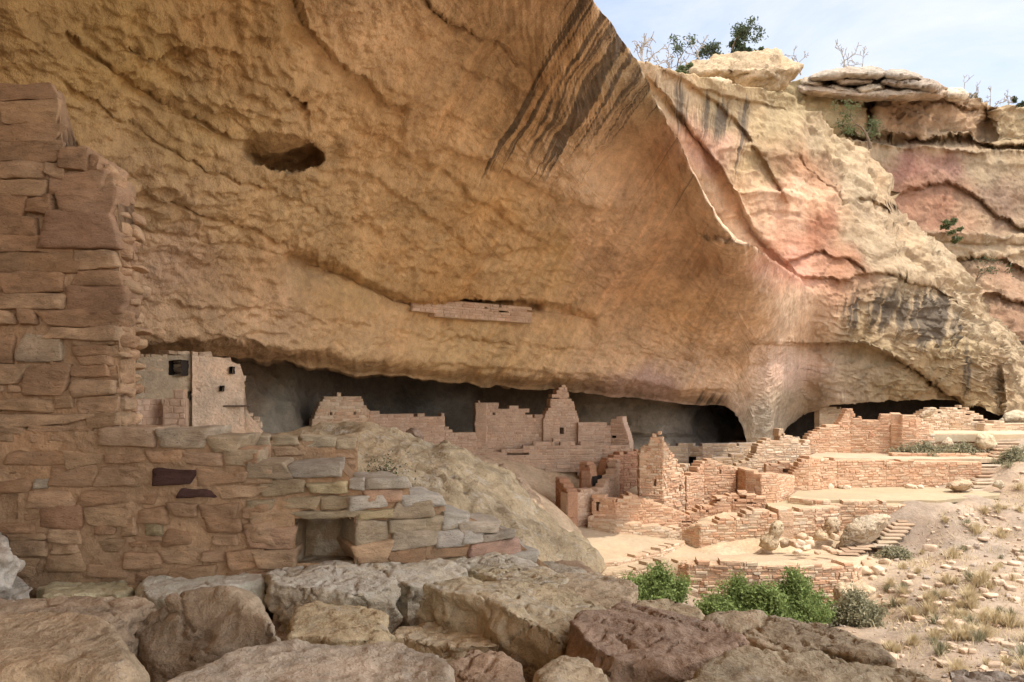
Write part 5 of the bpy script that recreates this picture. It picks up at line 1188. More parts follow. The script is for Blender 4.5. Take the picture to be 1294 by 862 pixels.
GR, WH, BR, RD = (.38, .32, .24), (.52, .48, .41), (.34, .265, .18), (.31, .19, .13)
FG = [
 ("lichen-covered flat rock at the low wall's foot, left of the whitest rock", [(44, 741), (66, 731), (120, 728), (158, 730), (166, 740), (150, 750), (46, 752)], -1.20, .22, (.46, .40, .28), .5),
 ('whitest long rock against the low wall, with broken front edge', [(170, 740), (188, 726), (230, 721), (300, 718), (328, 726), (332, 738), (270, 746), (210, 756), (180, 756)], -1.16, .24, WH, .9),
 ('squarish pale rock in front of the wall niche', [(338, 724), (352, 714), (400, 710), (460, 709), (485, 717), (503, 731), (508, 742), (440, 748), (360, 740), (345, 738)], -1.12, .30, (.44, .40, .33), .8),
 ('pale rock with a chipped corner right of the squarish rock by the niche', [(470, 712), (514, 704), (560, 707), (590, 718), (590, 728), (545, 735), (520, 742), (496, 732)], -1.12, .30, (.42, .38, .31), .75),
 ('long lichen-spotted slab lying along the tail of the stepped wall', [(540, 699), (560, 693), (600, 692), (650, 705), (690, 716), (716, 730), (708, 744), (660, 742), (620, 728), (575, 716), (548, 708)], -1.14, .22, (.37, .32, .23), .65),
 ('broad brown slab just below the right end of the big boulder', [(690, 742), (704, 722), (750, 722), (790, 732), (806, 745), (800, 762), (760, 768), (712, 760)], -1.16, .26, (.34, .28, .21), .35),
 ('largest tilted slab in the middle of the foreground, with a deep shaded front', [(531, 737, -1.04), (560, 730, -1.04), (610, 730, -1.06), (680, 738, -1.10), (720, 745, -1.12), (770, 762, -1.14), (782, 772, -1.15), (740, 788, -1.12), (706, 804, -1.10), (660, 782, -1.08), (600, 754, -1.05), (560, 746, -1.04)], -1.08, .34, (.37, .31, .22), .45),
 ('dark red-topped slab right of the largest tilted slab', [(714, 786), (730, 776), (790, 766), (840, 770), (900, 784), (940, 804), (948, 818), (900, 830), (840, 838), (775, 834), (740, 812)], -1.04, .34, (.29, .215, .17), .25),
 ('long grey slab overhanging the drop at the right, dark beneath its front edge', [(890, 786), (905, 774), (960, 776), (1040, 788), (1090, 802), (1118, 818), (1130, 838), (1085, 834), (1040, 820), (990, 824), (950, 812)], -1.06, .26, (.32, .26, .19), .3),
 ('flat brown rock behind the red-topped slab, near the green bush', [(804, 766), (820, 757), (862, 760), (892, 772), (888, 784), (850, 780)], -1.12, .25, (.34, .28, .2), .3),
 ('large rounded grey-brown slab along the bottom edge right of centre', [(855, 866), (880, 842), (915, 826), (945, 821), (1000, 830), (1040, 826), (1110, 842), (1165, 852), (1210, 872), (1200, 900), (900, 910)], -.98, .4, (.34, .285, .21), .3),
 ('flat bluish slab in the bottom right corner', [(1188, 850), (1230, 844), (1290, 847), (1340, 852), (1340, 890), (1200, 880)], -.90, .35, (.30, .26, .23), .3),
 ('smooth buff rock on the bottom edge left of the rounded grey-brown slab', [(676, 850), (700, 834), (730, 829), (760, 842), (775, 856), (790, 880), (690, 885)], -1.04, .3, (.37, .31, .23), .4),
 ('flat red-brown slab at the bottom edge between pale slab and buff rock', [(560, 832), (600, 824), (642, 823), (660, 850), (672, 880), (590, 890)], -1.12, .3, (.37, .28, .215), .2),
 ('smooth pinkish-grey slab across the bottom edge', [(190, 872), (230, 846), (290, 826), (336, 816), (430, 813), (500, 812), (556, 822), (575, 845), (604, 880), (560, 920), (220, 920)], -1.02, .36, (.40, .345, .29), .3),
 ('thin pale rock between the pinkish slab and the largest tilted slab', [(490, 806), (500, 790), (540, 782), (590, 786), (625, 800), (630, 818), (570, 820), (530, 812)], -1.22, .25, (.45, .37, .27), .4),
 ('yellowish rock with a dark notch beside the round brown boulder', [(362, 806), (372, 776), (392, 762), (440, 768), (488, 780), (498, 796), (480, 806), (420, 812)], -1.16, .28, (.42, .345, .235), .35),
 ('flat purplish slab at the left edge below the low wall', [(-40, 768), (-20, 753), (100, 753), (182, 754), (196, 762), (165, 778), (138, 792), (60, 796), (-40, 790)], -1.05, .34, (.32, .255, .195), .2),
 ('massive brown block filling the bottom left corner', [(-60, 800), (-40, 776), (60, 772), (122, 778), (140, 790), (172, 836), (150, 846), (80, 842), (-60, 850)], -.92, .5, (.37, .295, .215), .2),
]
for k, (lab, poly, z, th, c, li) in enumerate(FG):
    slab_rock('rock', lab, poly, z, th, tuple(min(.62, x * m) for x, m in zip(c, (1.42, 1.35, 1.20))), li, seed=k * 7.3, amp=.017, freq=3.2, under_=.88 if k not in (6, 7, 8) else .86)
slab_rock('rock', 'round brown boulder with purple stains, left of centre at the bottom', [(166, 800, -1.16), (175, 776, -1.1), (210, 758, -1.02), (262, 745, -.98), (310, 742, -.98), (336, 760, -1.0), (352, 790, -1.06), (352, 806, -1.12), (320, 816, -1.16), (250, 830, -1.2), (190, 838, -1.24)], -1.08, .32, (.42, .33, .23), .12, dome=.035, seed=91., amp=.018, sm=7)
slab_rock('rock', 'grey lichen-crusted rock in the lowest left corner, under the massive brown block', [(0, 864, -1.0), (20, 842, -1.0), (60, 836, -1.0), (100, 842, -1.0), (112, 870, -1.0), (60, 900, -1.0)], -1.0, .3, (.20, .185, .165), .9, seed=95., amp=.035, freq=5)
slab_rock('rock', 'upright white stone at the left edge under the dark window', [(-40, 672, -.88), (-6, 668, -.88), (10, 682, -.88), (14, 700, -.88), (-20, 704, -.88)], -.88, .3, WH, .9, seed=97.)
slab_rock('rock', 'small white stones wedged at the left edge beside the flat white rock', [(0, 742), (10, 730), (28, 728), (44, 742), (30, 752), (5, 752)], -1.15, .2, WH, .7, seed=99.)
slab_rock('rock', 'small pale wedge between the slab and the tail of the stepped wall', [(600, 716), (640, 708), (680, 712), (700, 722), (660, 726)], -1.18, .2, (.40, .35, .26), .5, seed=101.)
slab_rock('rock', 'small brown rock filling the gap left of the red-topped slab', [(640, 806), (668, 800), (700, 812), (712, 826), (690, 836), (650, 830)], -1.26, .2, (.33, .25, .17), .2, seed=103.)
slab_rock('rock', 'flat buff rock behind the long lichen-spotted slab, by the foot of the big boulder', [(650, 716), (690, 708), (730, 716), (742, 724), (700, 732)], -1.30, .25, (.40, .34, .25), .3, seed=105.)
# loose rubble between the slabs
rng = np.random.RandomState(77)
proto = None
for k in range(150):
    reg = [(335, 445, 744, 772), (600, 720, 790, 840), (160, 200, 765, 830), (30, 600, 735, 800), (560, 1000, 760, 862), (500, 760, 730, 770)][rng.choice(6, p=[.3, .25, .1, .1, .15, .1])]
    px, py = rng.uniform(reg[0], reg[1]), rng.uniform(reg[2], reg[3]); Yp = 1.37 * F / (py - HY); X = (px - HX) / F * Yp
    zb = bench_z(X, Yp); s = rng.uniform(.012, .045) * (1.4 if k % 9 == 0 else 1)
    V, Q, C = round_stones(np.zeros((1, 3)), np.array([[s, s * rng.uniform(.6, 1), s * rng.uniform(.4, .8)]]), np.eye(3)[None], np.array([[.42, .30, .20]]) * rng.uniform(.75, 1.15) * np.array([1, 1, rng.uniform(.85, 1.1)]), rng, 3, .006) if (proto is None or len(proto) < 12) else (None,) * 3
    if V is not None:
        o = mesh('pebble', V, Q, M_ROCK, None, {'Col': C, 'lich': np.full(len(V), .1)}); proto = (proto or []) + [o]
    else:
        o = proto[rng.randint(12)].copy(); COL.objects.link(o)
    o.location = (X, Yp, zb + s * .25); o.rotation_euler = (rng.uniform(-.2, .2), rng.uniform(-.2, .2), rng.uniform(0, 6.28))
    tag(o, 'small loose reddish stone in the dirt between the foreground rocks', 'pebble', 'loose pebbles between the foreground rocks')

# the big boulder behind the near wall: photo outline swollen to a rounded body
def bulge_rock(name, label, outline, Yc, front, back, col, lich, vox, amp, freq, cat='boulder', sm=4, tiltY=None, pw=.6, layer=.5, mat=None, group=None, seed=0., zmin=None):
    poly = np.array(outline, float); dn = []
    for i in range(len(poly)):
        a_, b_ = poly[i], poly[(i + 1) % len(poly)]; m_ = max(1, int(np.hypot(*(b_ - a_)) / 3))
        for k in range(m_): dn.append(a_ + (b_ - a_) * k / m_)
    dn = np.array(dn); w3 = np.c_[dn / 9., np.full(len(dn), seed)]; jj = min(2.2, (poly.max(0) - poly.min(0)).min() * .035)
    poly = dn + jj * np.stack([fbm(w3, 2), fbm(w3 + 30, 2)], -1); x0, y0 = poly.min(0); x1, y1 = poly.max(0)
    st = max(x1 - x0, y1 - y0) / 110
    gx_, gy_ = np.arange(x0 - st, x1 + 2 * st, st), np.arange(y0 - st, y1 + 2 * st, st)
    X, Yg = np.meshgrid(gx_, gy_)
    ins = np.zeros(X.shape, bool); dist = np.full(X.shape, 1e9)
    n = len(poly)
    for i in range(n):
        (ax, ay), (bx_, by_) = poly[i], poly[(i + 1) % n]
        cnd = ((ay > Yg) != (by_ > Yg)) & (X < (bx_ - ax) * (Yg - ay) / (by_ - ay + 1e-12) + ax); ins ^= cnd
        t = np.clip(((X - ax) * (bx_ - ax) + (Yg - ay) * (by_ - ay)) / ((bx_ - ax) ** 2 + (by_ - ay) ** 2 + 1e-12), 0, 1)
        dist = np.minimum(dist, np.hypot(X - ax - t * (bx_ - ax), Yg - ay - t * (by_ - ay)))
    dist = np.where(ins, dist, 0); f = (dist / dist.max()) ** pw
    base = Yc + (tiltY(X, Yg) if tiltY else 0)
    A = P(X, Yg, base - front * f); B = P(X, Yg, base + back * f + .02)
    q = gridfaces(*X.shape); kin = ins.ravel()[q].any(1); q = q[kin]
    nv = X.size
    used = {}
    # close the rim
    e = {}
    for f4 in q:
        for a, b in zip(f4, np.roll(f4, -1)): e[(a, b)] = e.get((a, b), 0) + 1
    rim = [(a, b) for (a, b) in e if (b, a) not in e]
    Fq = q.tolist() + (q[:, ::-1] + nv).tolist() + [(b, a, a + nv, b + nv) for a, b in rim]
    V = np.concatenate([A.reshape(-1, 3), B.reshape(-1, 3)])
    loc = P(poly[:, 0].mean(), y1, float(np.mean(base)))
    o = mesh(name, V - loc, Fq, M_BOULDER, smooth=False); o.location = tuple(loc)
    remesh(o, vox); tag(o, label, cat, group)
    finish_rock(o, col, lich, amp, freq, sm, layer, mat or M_BOULDER, seed, scar=.3)
    return o
bulge_rock('boulder', 'huge tan boulder rising behind the stepped wall, streaked with grey lichen', [(300, 560), (330, 549), (360, 546), (392, 543), (420, 541), (452, 541), (486, 547), (520, 553), (545, 560), (562, 560), (590, 569), (610, 578), (636, 592), (655, 606), (668, 624), (690, 646), (710, 668), (732, 688), (750, 704), (757, 720), (740, 742), (680, 760), (560, 760), (380, 740), (300, 650)],
    9.4, 1.9, 2.6, (.47, .365, .225), .42, .045, .085, .9, layer=.5, sm=2, tiltY=lambda x, y: -(y - 560) * .009 + (x - 520) * .001, seed=3.)
bulge_rock('rock', 'small dark rock perched on the top of the huge tan boulder', [(513, 546), (519, 541), (527, 540), (533, 546), (536, 554), (530, 559), (518, 558)], 9.9, .12, .12, (.26, .19, .14), .1, .012, .012, 6, cat='rock', seed=5., mat=M_ROCK)
bulge_rock('rock', 'low dark rock lying on the left shoulder of the huge tan boulder', [(390, 549), (398, 541), (414, 539), (424, 541), (422, 549), (404, 553)], 9.6, .14, .14, (.27, .22, .16), .2, .012, .012, 6, cat='rock', seed=7., mat=M_ROCK)
bulge_rock('bedrock_slope', 'sloping shelf of bedrock running down from the roofless house to the plaza', [(540, 572), (600, 574), (640, 584), (662, 602), (678, 622), (688, 645), (696, 668), (690, 690), (650, 720), (560, 700), (530, 620)], 25.5, 1.2, 2.4, (.47, .35, .24), .1, .10, .10, .6, cat='bedrock', tiltY=lambda x, y: -(y - 570) * .03, seed=9.)
# fallen rocks among the ruins
BR_ = [
 ('fallen log-shaped rock leaning on the retaining wall, dark on its near end', [(959, 690), (962, 680), (972, 672), (976, 660), (984, 656), (990, 660), (991, 672), (984, 680), (981, 692), (972, 697)], 24.3, .35, .4, (.52, .40, .26)),
 ('small pale block beside the fallen log-shaped rock', [(984, 684), (990, 680), (998, 683), (998, 690), (988, 693)], 24.4, .15, .2, (.54, .42, .29)),
 ('yellowish angular boulder at the foot of the lower retaining wall', [(1026, 680), (1030, 670), (1038, 666), (1046, 674), (1046, 684), (1032, 685)], 24.9, .25, .3, (.52, .39, .25)),
 ('leaning pale boulder just right of the yellowish angular one', [(1040, 664), (1046, 655), (1056, 654), (1063, 662), (1060, 674), (1048, 678)], 25.2, .25, .3, (.53, .41, .28)),
 ('big grey rock face beside the longest flight of stairs', [(1060, 692), (1066, 672), (1078, 656), (1096, 649), (1118, 648), (1124, 654), (1120, 666), (1108, 682), (1092, 692)], 24.9, .5, .7, (.44, .36, .26)),
 ('brown flat boulder lying at the foot of the middle stairs', [(1195, 614), (1202, 609), (1216, 605), (1228, 606), (1230, 615), (1216, 621), (1202, 620)], 28.6, .4, .4, (.44, .32, .21)),
 ('pale pointed boulder on the upper terrace', [(1188, 566), (1190, 558), (1198, 551), (1204, 554), (1206, 564), (1200, 568)], 32.2, .25, .3, (.56, .46, .33)),
 ('split angular boulder beside the upper stairs', [(1232, 558), (1234, 549), (1242, 546), (1254, 551), (1259, 562), (1256, 570), (1244, 569), (1236, 565)], 32.0, .3, .35, (.52, .42, .28)),
 ('large pale blocky boulder below the end of the path, near the driftwood', [(1054, 745), (1060, 738), (1090, 736), (1104, 744), (1106, 762), (1098, 778), (1076, 786), (1064, 778), (1056, 764)], 20.6, .45, .6, (.55, .43, .29)),
 ('slanting pale slab on top of the far rubble wall', [(1160, 527), (1166, 520), (1176, 515), (1184, 516), (1178, 524), (1166, 529)], 35.2, .2, .3, (.54, .42, .29)),
 ('rounded pale boulder on the rubble behind the round room', [(992, 560), (1000, 552), (1010, 552), (1015, 559), (1010, 565), (998, 566)], 31.6, .2, .3, (.52, .40, .28)),
 ('grey rock above the far wall at the right edge', [(1262, 534), (1270, 522), (1284, 518), (1300, 522), (1300, 536), (1276, 538)], 36.4, .4, .6, (.48, .40, .28)),
 ('pale block at the right end of the terrace below the middle stairs', [(1254, 614), (1258, 607), (1266, 607), (1270, 614), (1264, 620)], 28.4, .15, .2, (.50, .42, .30)),
]
for k, (lab, ol, Yc, fr_, bk, c) in enumerate(BR_):
    bulge_rock('boulder', lab, ol, Yc, fr_, bk, c, .12, .04, .05, 1.4, sm=3, pw=.45, seed=20 + k * 3.)
# rim rocks
bulge_rock('cap_rock', 'biggest rounded boulder on the cliff rim, below the green junipers', [(858, 92), (868, 84), (884, 80), (905, 72), (930, 67), (948, 66), (968, 62), (980, 64), (990, 74), (1008, 80), (1014, 88), (1000, 98), (986, 114), (960, 124), (938, 118), (925, 108), (900, 104), (880, 100), (868, 98)], 44.5, 2.6, 3, (.42, .315, .20), .15, .13, .22, .55, sm=2, pw=.34, layer=1.0, seed=60.)
lay = [('broad lowest shelf stone of the layered ledge on the rim', [(1008, 110), (1030, 106), (1080, 114), (1130, 112), (1170, 110), (1196, 116), (1186, 124), (1130, 127), (1070, 126), (1014, 120)], (.44, .34, .25)),
 ('short flat stone at the left end of the layered ledge', [(1013, 104), (1020, 100), (1036, 101), (1041, 107), (1034, 112), (1018, 111)], (.46, .37, .27)),
 ('long middle stone of the layered ledge, under its left top slab', [(1052, 102), (1060, 97), (1090, 97), (1104, 100), (1100, 107), (1062, 108)], (.42, .34, .26)),
 ('tilted broken stone low in the middle of the layered ledge', [(1042, 110), (1052, 106), (1078, 112), (1082, 119), (1060, 118)], (.48, .39, .29)),
 ('pale wedge stone in the middle of the layered ledge', [(1080, 112), (1100, 107), (1117, 107), (1114, 115), (1090, 119)], (.50, .41, .30)),
 ('long thick right-hand slab of the layered ledge, sloping down', [(1114, 104), (1122, 96), (1150, 97), (1176, 102), (1192, 109), (1188, 118), (1160, 114), (1130, 110)], (.40, .32, .25)),
 ('small upper right slab of the layered ledge', [(1112, 95), (1124, 89), (1142, 90), (1164, 96), (1166, 101), (1130, 101)], (.43, .36, .29)),
 ('weathered grey top slab of the layered ledge', [(1020, 99), (1044, 89), (1076, 86), (1110, 87), (1122, 92), (1110, 98), (1064, 98), (1040, 101)], (.41, .35, .28))]
for k, (lab, ol, c) in enumerate(lay):
    bulge_rock('rock_ledge', lab, ol, 50.6 - .12 * k, 1.2 + .4 * (k == 0), 3.5, tuple(x * .8 for x in c), .1, .11, .12, .9, sm=1, pw=.22, cat='rock ledge', layer=1.4, seed=70 + 4. * k)
bulge_rock('rock_ledge', 'small stack of flat stones left of the layered ledge, beside the big rim boulder', [(884, 104), (900, 98), (920, 100), (924, 108), (908, 114), (890, 112)], 41.5, .6, 1, (.5, .38, .25), .1, .09, .1, .9, cat='rock ledge', sm=2, pw=.35, seed=85., layer=1.4)
bulge_rock('cap_rock', 'pale rounded rock right of the layered ledge on the rim', [(1192, 120), (1200, 111), (1216, 112), (1226, 120), (1220, 128), (1200, 128)], 53, .8, 1.5, (.58, .48, .36), .1, .12, .12, .7, sm=3, pw=.4, seed=88.)

# fine grit and chips lying in the gaps between the slabs, far too many to count
rng = np.random.RandomState(78); N_ = 5200
gx_ = rng.uniform(-2.6, 1.6, N_); gy_ = rng.uniform(3.0, 5.2, N_); s = np.exp(rng.normal(size=N_) * .5) * .007
gz_ = -1.40 + .05 * fbm(np.c_[gx_, gy_, 0 * gx_] * 1.3, 4) + .02 * pn(np.c_[gx_, gy_, 0 * gx_] * 6) - np.maximum(0, gx_ - np.interp(gy_, [-2.5, 2, 3.4, 4.0, 5, 6.5, 7.6], [3.0, 2.6, 1.6, 1.3, .9, .5, .3])) * 1.3
th = rng.uniform(0, 6.28, N_); fr = np.zeros((N_, 3, 3)); fr[:, 0, 0] = np.cos(th); fr[:, 0, 1] = np.sin(th); fr[:, 1, 0] = -np.sin(th); fr[:, 1, 1] = np.cos(th); fr[:, 2, 2] = 1
V, Q, T = boxes(np.c_[gx_, gy_, gz_ + s * .3], np.stack([s, s * rng.uniform(.5, 1, N_), s * rng.uniform(.4, .8, N_)], 1), fr, s * .3, .2, rng)
cc = np.array([(.46, .34, .24), (.40, .30, .21), (.34, .26, .19), (.52, .43, .33)])[rng.randint(4, size=N_)]
o = mesh('gravel', V, Q.tolist() + T.tolist(), M_STONE, None, {'Col': np.repeat(cc, len(_CSG), 0)}, smooth=False); tag(o, kind='stuff')
# ------------------------------------------------------------------ vegetation
M_GREEN = leaf_mat('green_bush_leaf', (.20, .26, .085))
M_JUN = leaf_mat('juniper_needles', (.075, .095, .05))
M_SAGE = leaf_mat('grey_sage_leaf', (.29, .27, .17))
M_DRY = leaf_mat('dry_yellow_grass', (.56, .46, .29), .2)
M_TWIG = leaf_mat('brown_twigs', (.22, .16, .11))
M_LEAF2 = leaf_mat('olive_shrub_leaf', (.12, .145, .065))

def tubes(segs, sides=5):
    """segs: (a, b, ra, rb)"""
    V, Q = [], []
    for a, b, ra, rb in segs:
        a, b = np.array(a, float), np.array(b, float); d = b - a; L_ = np.linalg.norm(d) + 1e-9; d /= L_
        u = np.cross(d, [0, 0, 1.] if abs(d[2]) < .9 else [1., 0, 0]); u /= np.linalg.norm(u); v = np.cross(d, u); n0 = len(V)
        for c, r in ((a, ra), (b, rb)):
            for k in range(sides): t = 2 * math.pi * k / sides; V.append(c + r * (math.cos(t) * u + math.sin(t) * v))
        for k in range(sides): Q.append((n0 + k, n0 + (k + 1) % sides, n0 + sides + (k + 1) % sides, n0 + sides + k))
    return np.array(V), np.array(Q)

def grow(rng, p, d, ln, r, depth, segs, tips, spread=.7, up=.15, kids=(2, 3), n=3):
    p = np.array(p, float); d = np.array(d, float)
    for k in range(n):
        d = d + rng.normal(size=3) * .16 + np.array([0, 0, up * .3]); d /= np.linalg.norm(d)
        q = p + d * ln / n; r2 = r * (.86 if depth else .6); segs.append((p, q, r, r2)); p, r = q, r2
        if depth and k < n - 1 and rng.rand() < .6:
            e = d + rng.normal(size=3) * spread; e /= np.linalg.norm(e); grow(rng, p, e, ln * rng.uniform(.4, .65), r * .55, depth - 1, segs, tips, spread, up, kids, n)
    if depth:
        for _ in range(rng.randint(*kids) if kids[1] > kids[0] else kids[0]):
            e = d + rng.normal(size=3) * spread * .8 + np.array([0, 0, up]); e /= np.linalg.norm(e); grow(rng, p, e, ln * rng.uniform(.55, .8), r * .7, depth - 1, segs, tips, spread, up, kids, n)
    else: tips.append(p)

def leaves(rng, cen, n, spread, size, squash=.8):
    """n small leaf faces round each centre"""
    cen = np.asarray(cen, float); c = np.repeat(cen, n, 0); m = len(c)
    o = rng.normal(size=(m, 3)) * spread * np.array([1, 1, squash]); c = c + o
    u = rng.normal(size=(m, 3)); u /= np.linalg.norm(u, axis=1)[:, None]; w = rng.normal(size=(m, 3)); w -= (w * u).sum(1)[:, None] * u; w /= np.linalg.norm(w, axis=1)[:, None]
    s = size * rng.uniform(.6, 1.4, m)[:, None]
    V = np.stack([c - u * s, c + w * s * .45, c + u * s, c - w * s * .45], 1).reshape(-1, 3)
    return V, np.arange(m * 4).reshape(-1, 4)

def dead_tree(label, px, py, Y, h, seed, depth=3, lean=(0, 0)):
    rng = np.random.RandomState(seed); segs, tips = [], []
    b = P(px, py, Y)
    grow(rng, (0, 0, -.3), (lean[0], lean[1], 1), h * .5, h * .036, depth, segs, tips, .75, .1)
    if seed % 2: grow(rng, (.1, 0, -.3), (lean[0] + .5, .1, .8), h * .42, h * .03, depth - 1, segs, tips, .75, .1)
    s = h / max(max(t[2] for t in tips), .1)
    segs = [(a_, b_, max(ra, .021 / s), max(rb, .016 / s)) for a_, b_, ra, rb in segs]
    V, Q = tubes(segs, 4); V *= s
    o = mesh('dead_tree', V, Q, M_DEAD, smooth=False); o.location = tuple(b); tag(o, label, 'dead tree'); return o
def juniper(label, px, py, Y, h, w, seed, dens=46, name='juniper_tree', mat=None, cat='tree', size=.10, depth=3):
    rng = np.random.RandomState(seed); segs, tips = [], []
    t = thing(name, label, cat, P(px, py, Y))
    grow(rng, (0, 0, -.3), (.1, 0, 1), h * .42, h * .03, depth, segs, tips, .7, .12)
    tips = np.array(tips); s = h / tips[:, 2].max()
    V, Q = tubes(segs, 5); k = np.array([w / h * 1.1 * s, w / h * 1.1 * s, s]); V = V * k; tips = tips * k
    mesh('trunk', V, Q, M_TWIG, t, smooth=False)
    V, Q = leaves(rng, tips, int(dens * 2.2), h * .08, size * .8)
    mesh('crown', V, Q, mat or M_JUN, t, smooth=False)
    return t
juniper('tallest green juniper on the rim behind the biggest rim boulder', 918, 72, 47, 1.9, 2.0, 11, 34)
juniper('small round green juniper right of the tallest one', 945, 66, 47, .75, .9, 12, 50)
juniper('half-bare juniper with a green top among dead branches on the rim', 856, 88, 44, 1.7, 1.1, 13, 9)
juniper('low green shrub at the foot of the half-bare juniper', 858, 94, 43, .55, .55, 14, 40, 'shrub', M_LEAF2, 'shrub')
dead_tree('leftmost bare dead tree on the rim, pale grey', 812, 78, 36, 1.5, 21, 3)
dead_tree('bare dead tree with thin upright twigs beside the half-bare juniper', 846, 88, 44, 1.5, 23, 3)
dead_tree('taller bare dead tree just left of the tallest juniper', 882, 82, 46, 1.9, 24, 3)
dead_tree('thin dead branches leaning over the right shoulder of the biggest rim boulder', 1012, 88, 50, 1.3, 26, 3, (-.5, 0))
dead_tree('widest bare dead tree, standing on the layered ledge', 1064, 90, 53, 1.9, 27, 3, (.15, 0))
dead_tree('bare dead tree leaning right on the layered ledge', 1086, 88, 53.5, 1.6, 28, 3, (.5, 0))
dead_tree('bare dead tree right of the pale rounded rim rock', 1222, 126, 55, 1.7, 29, 3)
dead_tree('small bare dead tree near the right edge of the rim', 1252, 132, 57, 1.3, 31, 3, (-.2, 0))
dead_tree('last bare dead bush on the rim at the right edge', 1274, 134, 57, 1.2, 32, 3, (.2, 0))
juniper('grey-green low shrub by the dead tree on the rim', 1232, 130, 55.5, .6, .8, 33, 26, 'shrub', M_SAGE, 'shrub')
juniper('small dark shrub at the far right end of the rim', 1290, 136, 57, .7, .7, 34, 40, 'shrub', M_JUN, 'shrub')
juniper('bushy green shrub growing from the shelf in the cliff below the layered ledge', 1100, 178, 48.2, 2.1, 2.0, 35, 16, 'shrub', M_LEAF2, 'shrub', .09)
juniper('small green tuft of leaves on the cliff under the red face', 1207, 292, 50.5, .8, .8, 36, 22, 'shrub', M_LEAF2, 'shrub')
juniper('small wind-bent pine clinging to the pale cliff shoulder at the right', 1232, 372, 45, 2.0, 2.2, 37, 8, 'pine_tree', M_JUN, 'tree', .09)

def bush(label, px, py, Y, h, w, seed, n=130, mat=None, cat='bush', size=.042, per=60, zb=None):
    rng = np.random.RandomState(seed); b = P(px, py, Y); X0 = b[0]
    b[2] = float(ground_z(b[0], b[1])) if zb is None else zb
    t = thing('bush', label, cat, b); segs, tips = [], []
    for k in range(n):
        a = rng.uniform(0, 6.28); r = abs(rng.normal()) * .45; top = h * (1 - .45 * r) * rng.uniform(.35, 1.2) * (1 + .35 * math.sin(3 * a + seed))
        e = np.array([math.cos(a) * r * w, math.sin(a) * r * w * .6, top]); st = e * np.array([.35, .35, 0]); m = (st + e) / 2 + rng.normal(size=3) * .04
        segs += [(st, m, .012, .009), (m, e, .009, .004)]; tips += [e, m * .35 + e * .65, m * .7 + e * .3, m]
    V, Q = tubes(segs, 4); mesh('stem', V, Q, M_TWIG, t, smooth=False)
    V, Q = leaves(rng, np.array(tips), per, .10, size); mesh('foliage', V, Q, mat or M_GREEN, t, smooth=False)
    return t
bush('bright green bush peeping over the foreground rocks, leftmost of the green bushes', 832, 768, 19.6, .66, 1.2, 41)
bush('tall green bush in front of the lowest retaining wall, left of its thicket', 934, 788, 19.3, .82, .95, 42)
bush('widest green bush in the middle of the thicket below the retaining wall', 968, 794, 18.9, .72, 1.2, 43)
bush('green bush at the right end of the thicket, nearest the driftwood', 1006, 794, 19.2, .85, .95, 44)
bush('small green sprig low at the left end of the thicket', 906, 790, 18.9, .6, .6, 45, 60)
bush('grey-green sage bush in front of the large pale blocky boulder', 1084, 800, 19.2, .6, .8, 46, 80, M_SAGE)
bush('thin brown twiggy shrub against the lowest retaining wall', 944, 760, 21.0, .7, .7, 47, 60, M_TWIG, size=.04, per=8)
bush('bare brown shrub before the retaining wall above the dark green bush', 1002, 760, 21.0, .7, .6, 48, 50, M_TWIG, size=.04, per=8)
bush('pale green grass clump along the upper terrace left of the pale pointed boulder', 1168, 572, 32.1, .35, 1.6, 49, 90, M_SAGE, 'grass clump', .05, 14, -2.72)
bush('pale green grass clump between the pointed and the split boulder', 1218, 572, 32.1, .35, 1.0, 50, 60, M_SAGE, 'grass clump', .05, 14, -2.72)
bush('sage bush at the top of the hillside beside the upper stairs', 1284, 580, 30.3, .5, .9, 51, 60, M_SAGE)
bush('grey-green bush by the foot of the longest stairs', 1132, 690, 24.2, .22, .4, 52, 24, M_SAGE)
bush('small leafy plant sprouting in the crack of the huge tan boulder', 482, 606, 7.55, .12, .16, 53, 16, M_LEAF2, 'plant', .012, 8, Z(606, 7.55))

# driftwood
segs = []; rng = np.random.RandomState(5); b = P(1058, 792, 19.4); b[2] = float(ground_z(b[0], b[1]))
for e in [(-.18, -.1, .02), (.12, -.15, .05), (.2, .0, .12), (-.1, .1, .3), (.05, 0, .45)]:
    m = np.array(e) * .5 + rng.normal(size=3) * .05 + np.array([0, 0, .12]); segs += [((0, 0, .25), m, .05, .04), (m, e, .04, .02)]
V, Q = tubes(segs, 6); o = mesh('driftwood', V, Q, M_DEAD); o.location = tuple(b); tag(o, 'bleached grey tangle of dead wood beside the large pale blocky boulder', 'dead wood')

# hillside: dry grass tufts, small stones, ground cover
def tuft_mesh(rng, h, n, mat):
    V, Q = [], []
    for k in range(n):
        a = rng.uniform(0, 6.28); r = abs(rng.normal()) * .5; b = np.array([math.cos(a), math.sin(a), 0]) * r * h * .35
        tip = b + np.array([math.cos(a) * r * h * .9, math.sin(a) * r * h * .9, h * rng.uniform(.5, 1.1)]); mid = (b + tip) / 2 + np.array([0, 0, h * .12]); s = np.array([-math.sin(a), math.cos(a), 0]) * .008; n0 = len(V)
        V += [b - s, b + s, mid + s * .8, mid - s * .8, tip + s * .2, tip - s * .2]; Q += [(n0, n0 + 1, n0 + 2, n0 + 3), (n0 + 3, n0 + 2, n0 + 4, n0 + 5)]
    return mesh('grass_tuft', np.array(V), np.array(Q), mat, smooth=False)
rng = np.random.RandomState(15)
def on_ground(px, py):
    """where the line of sight through a photo point meets the hillside"""
    Ys = np.linspace(12, 36, 240); v = P(px + 0 * Ys, py + 0 * Ys, Ys); d = v[:, 2] - ground_z(v[:, 0], v[:, 1])
    k = np.argmax(d < 0); return v[k] if (d < 0).any() else None
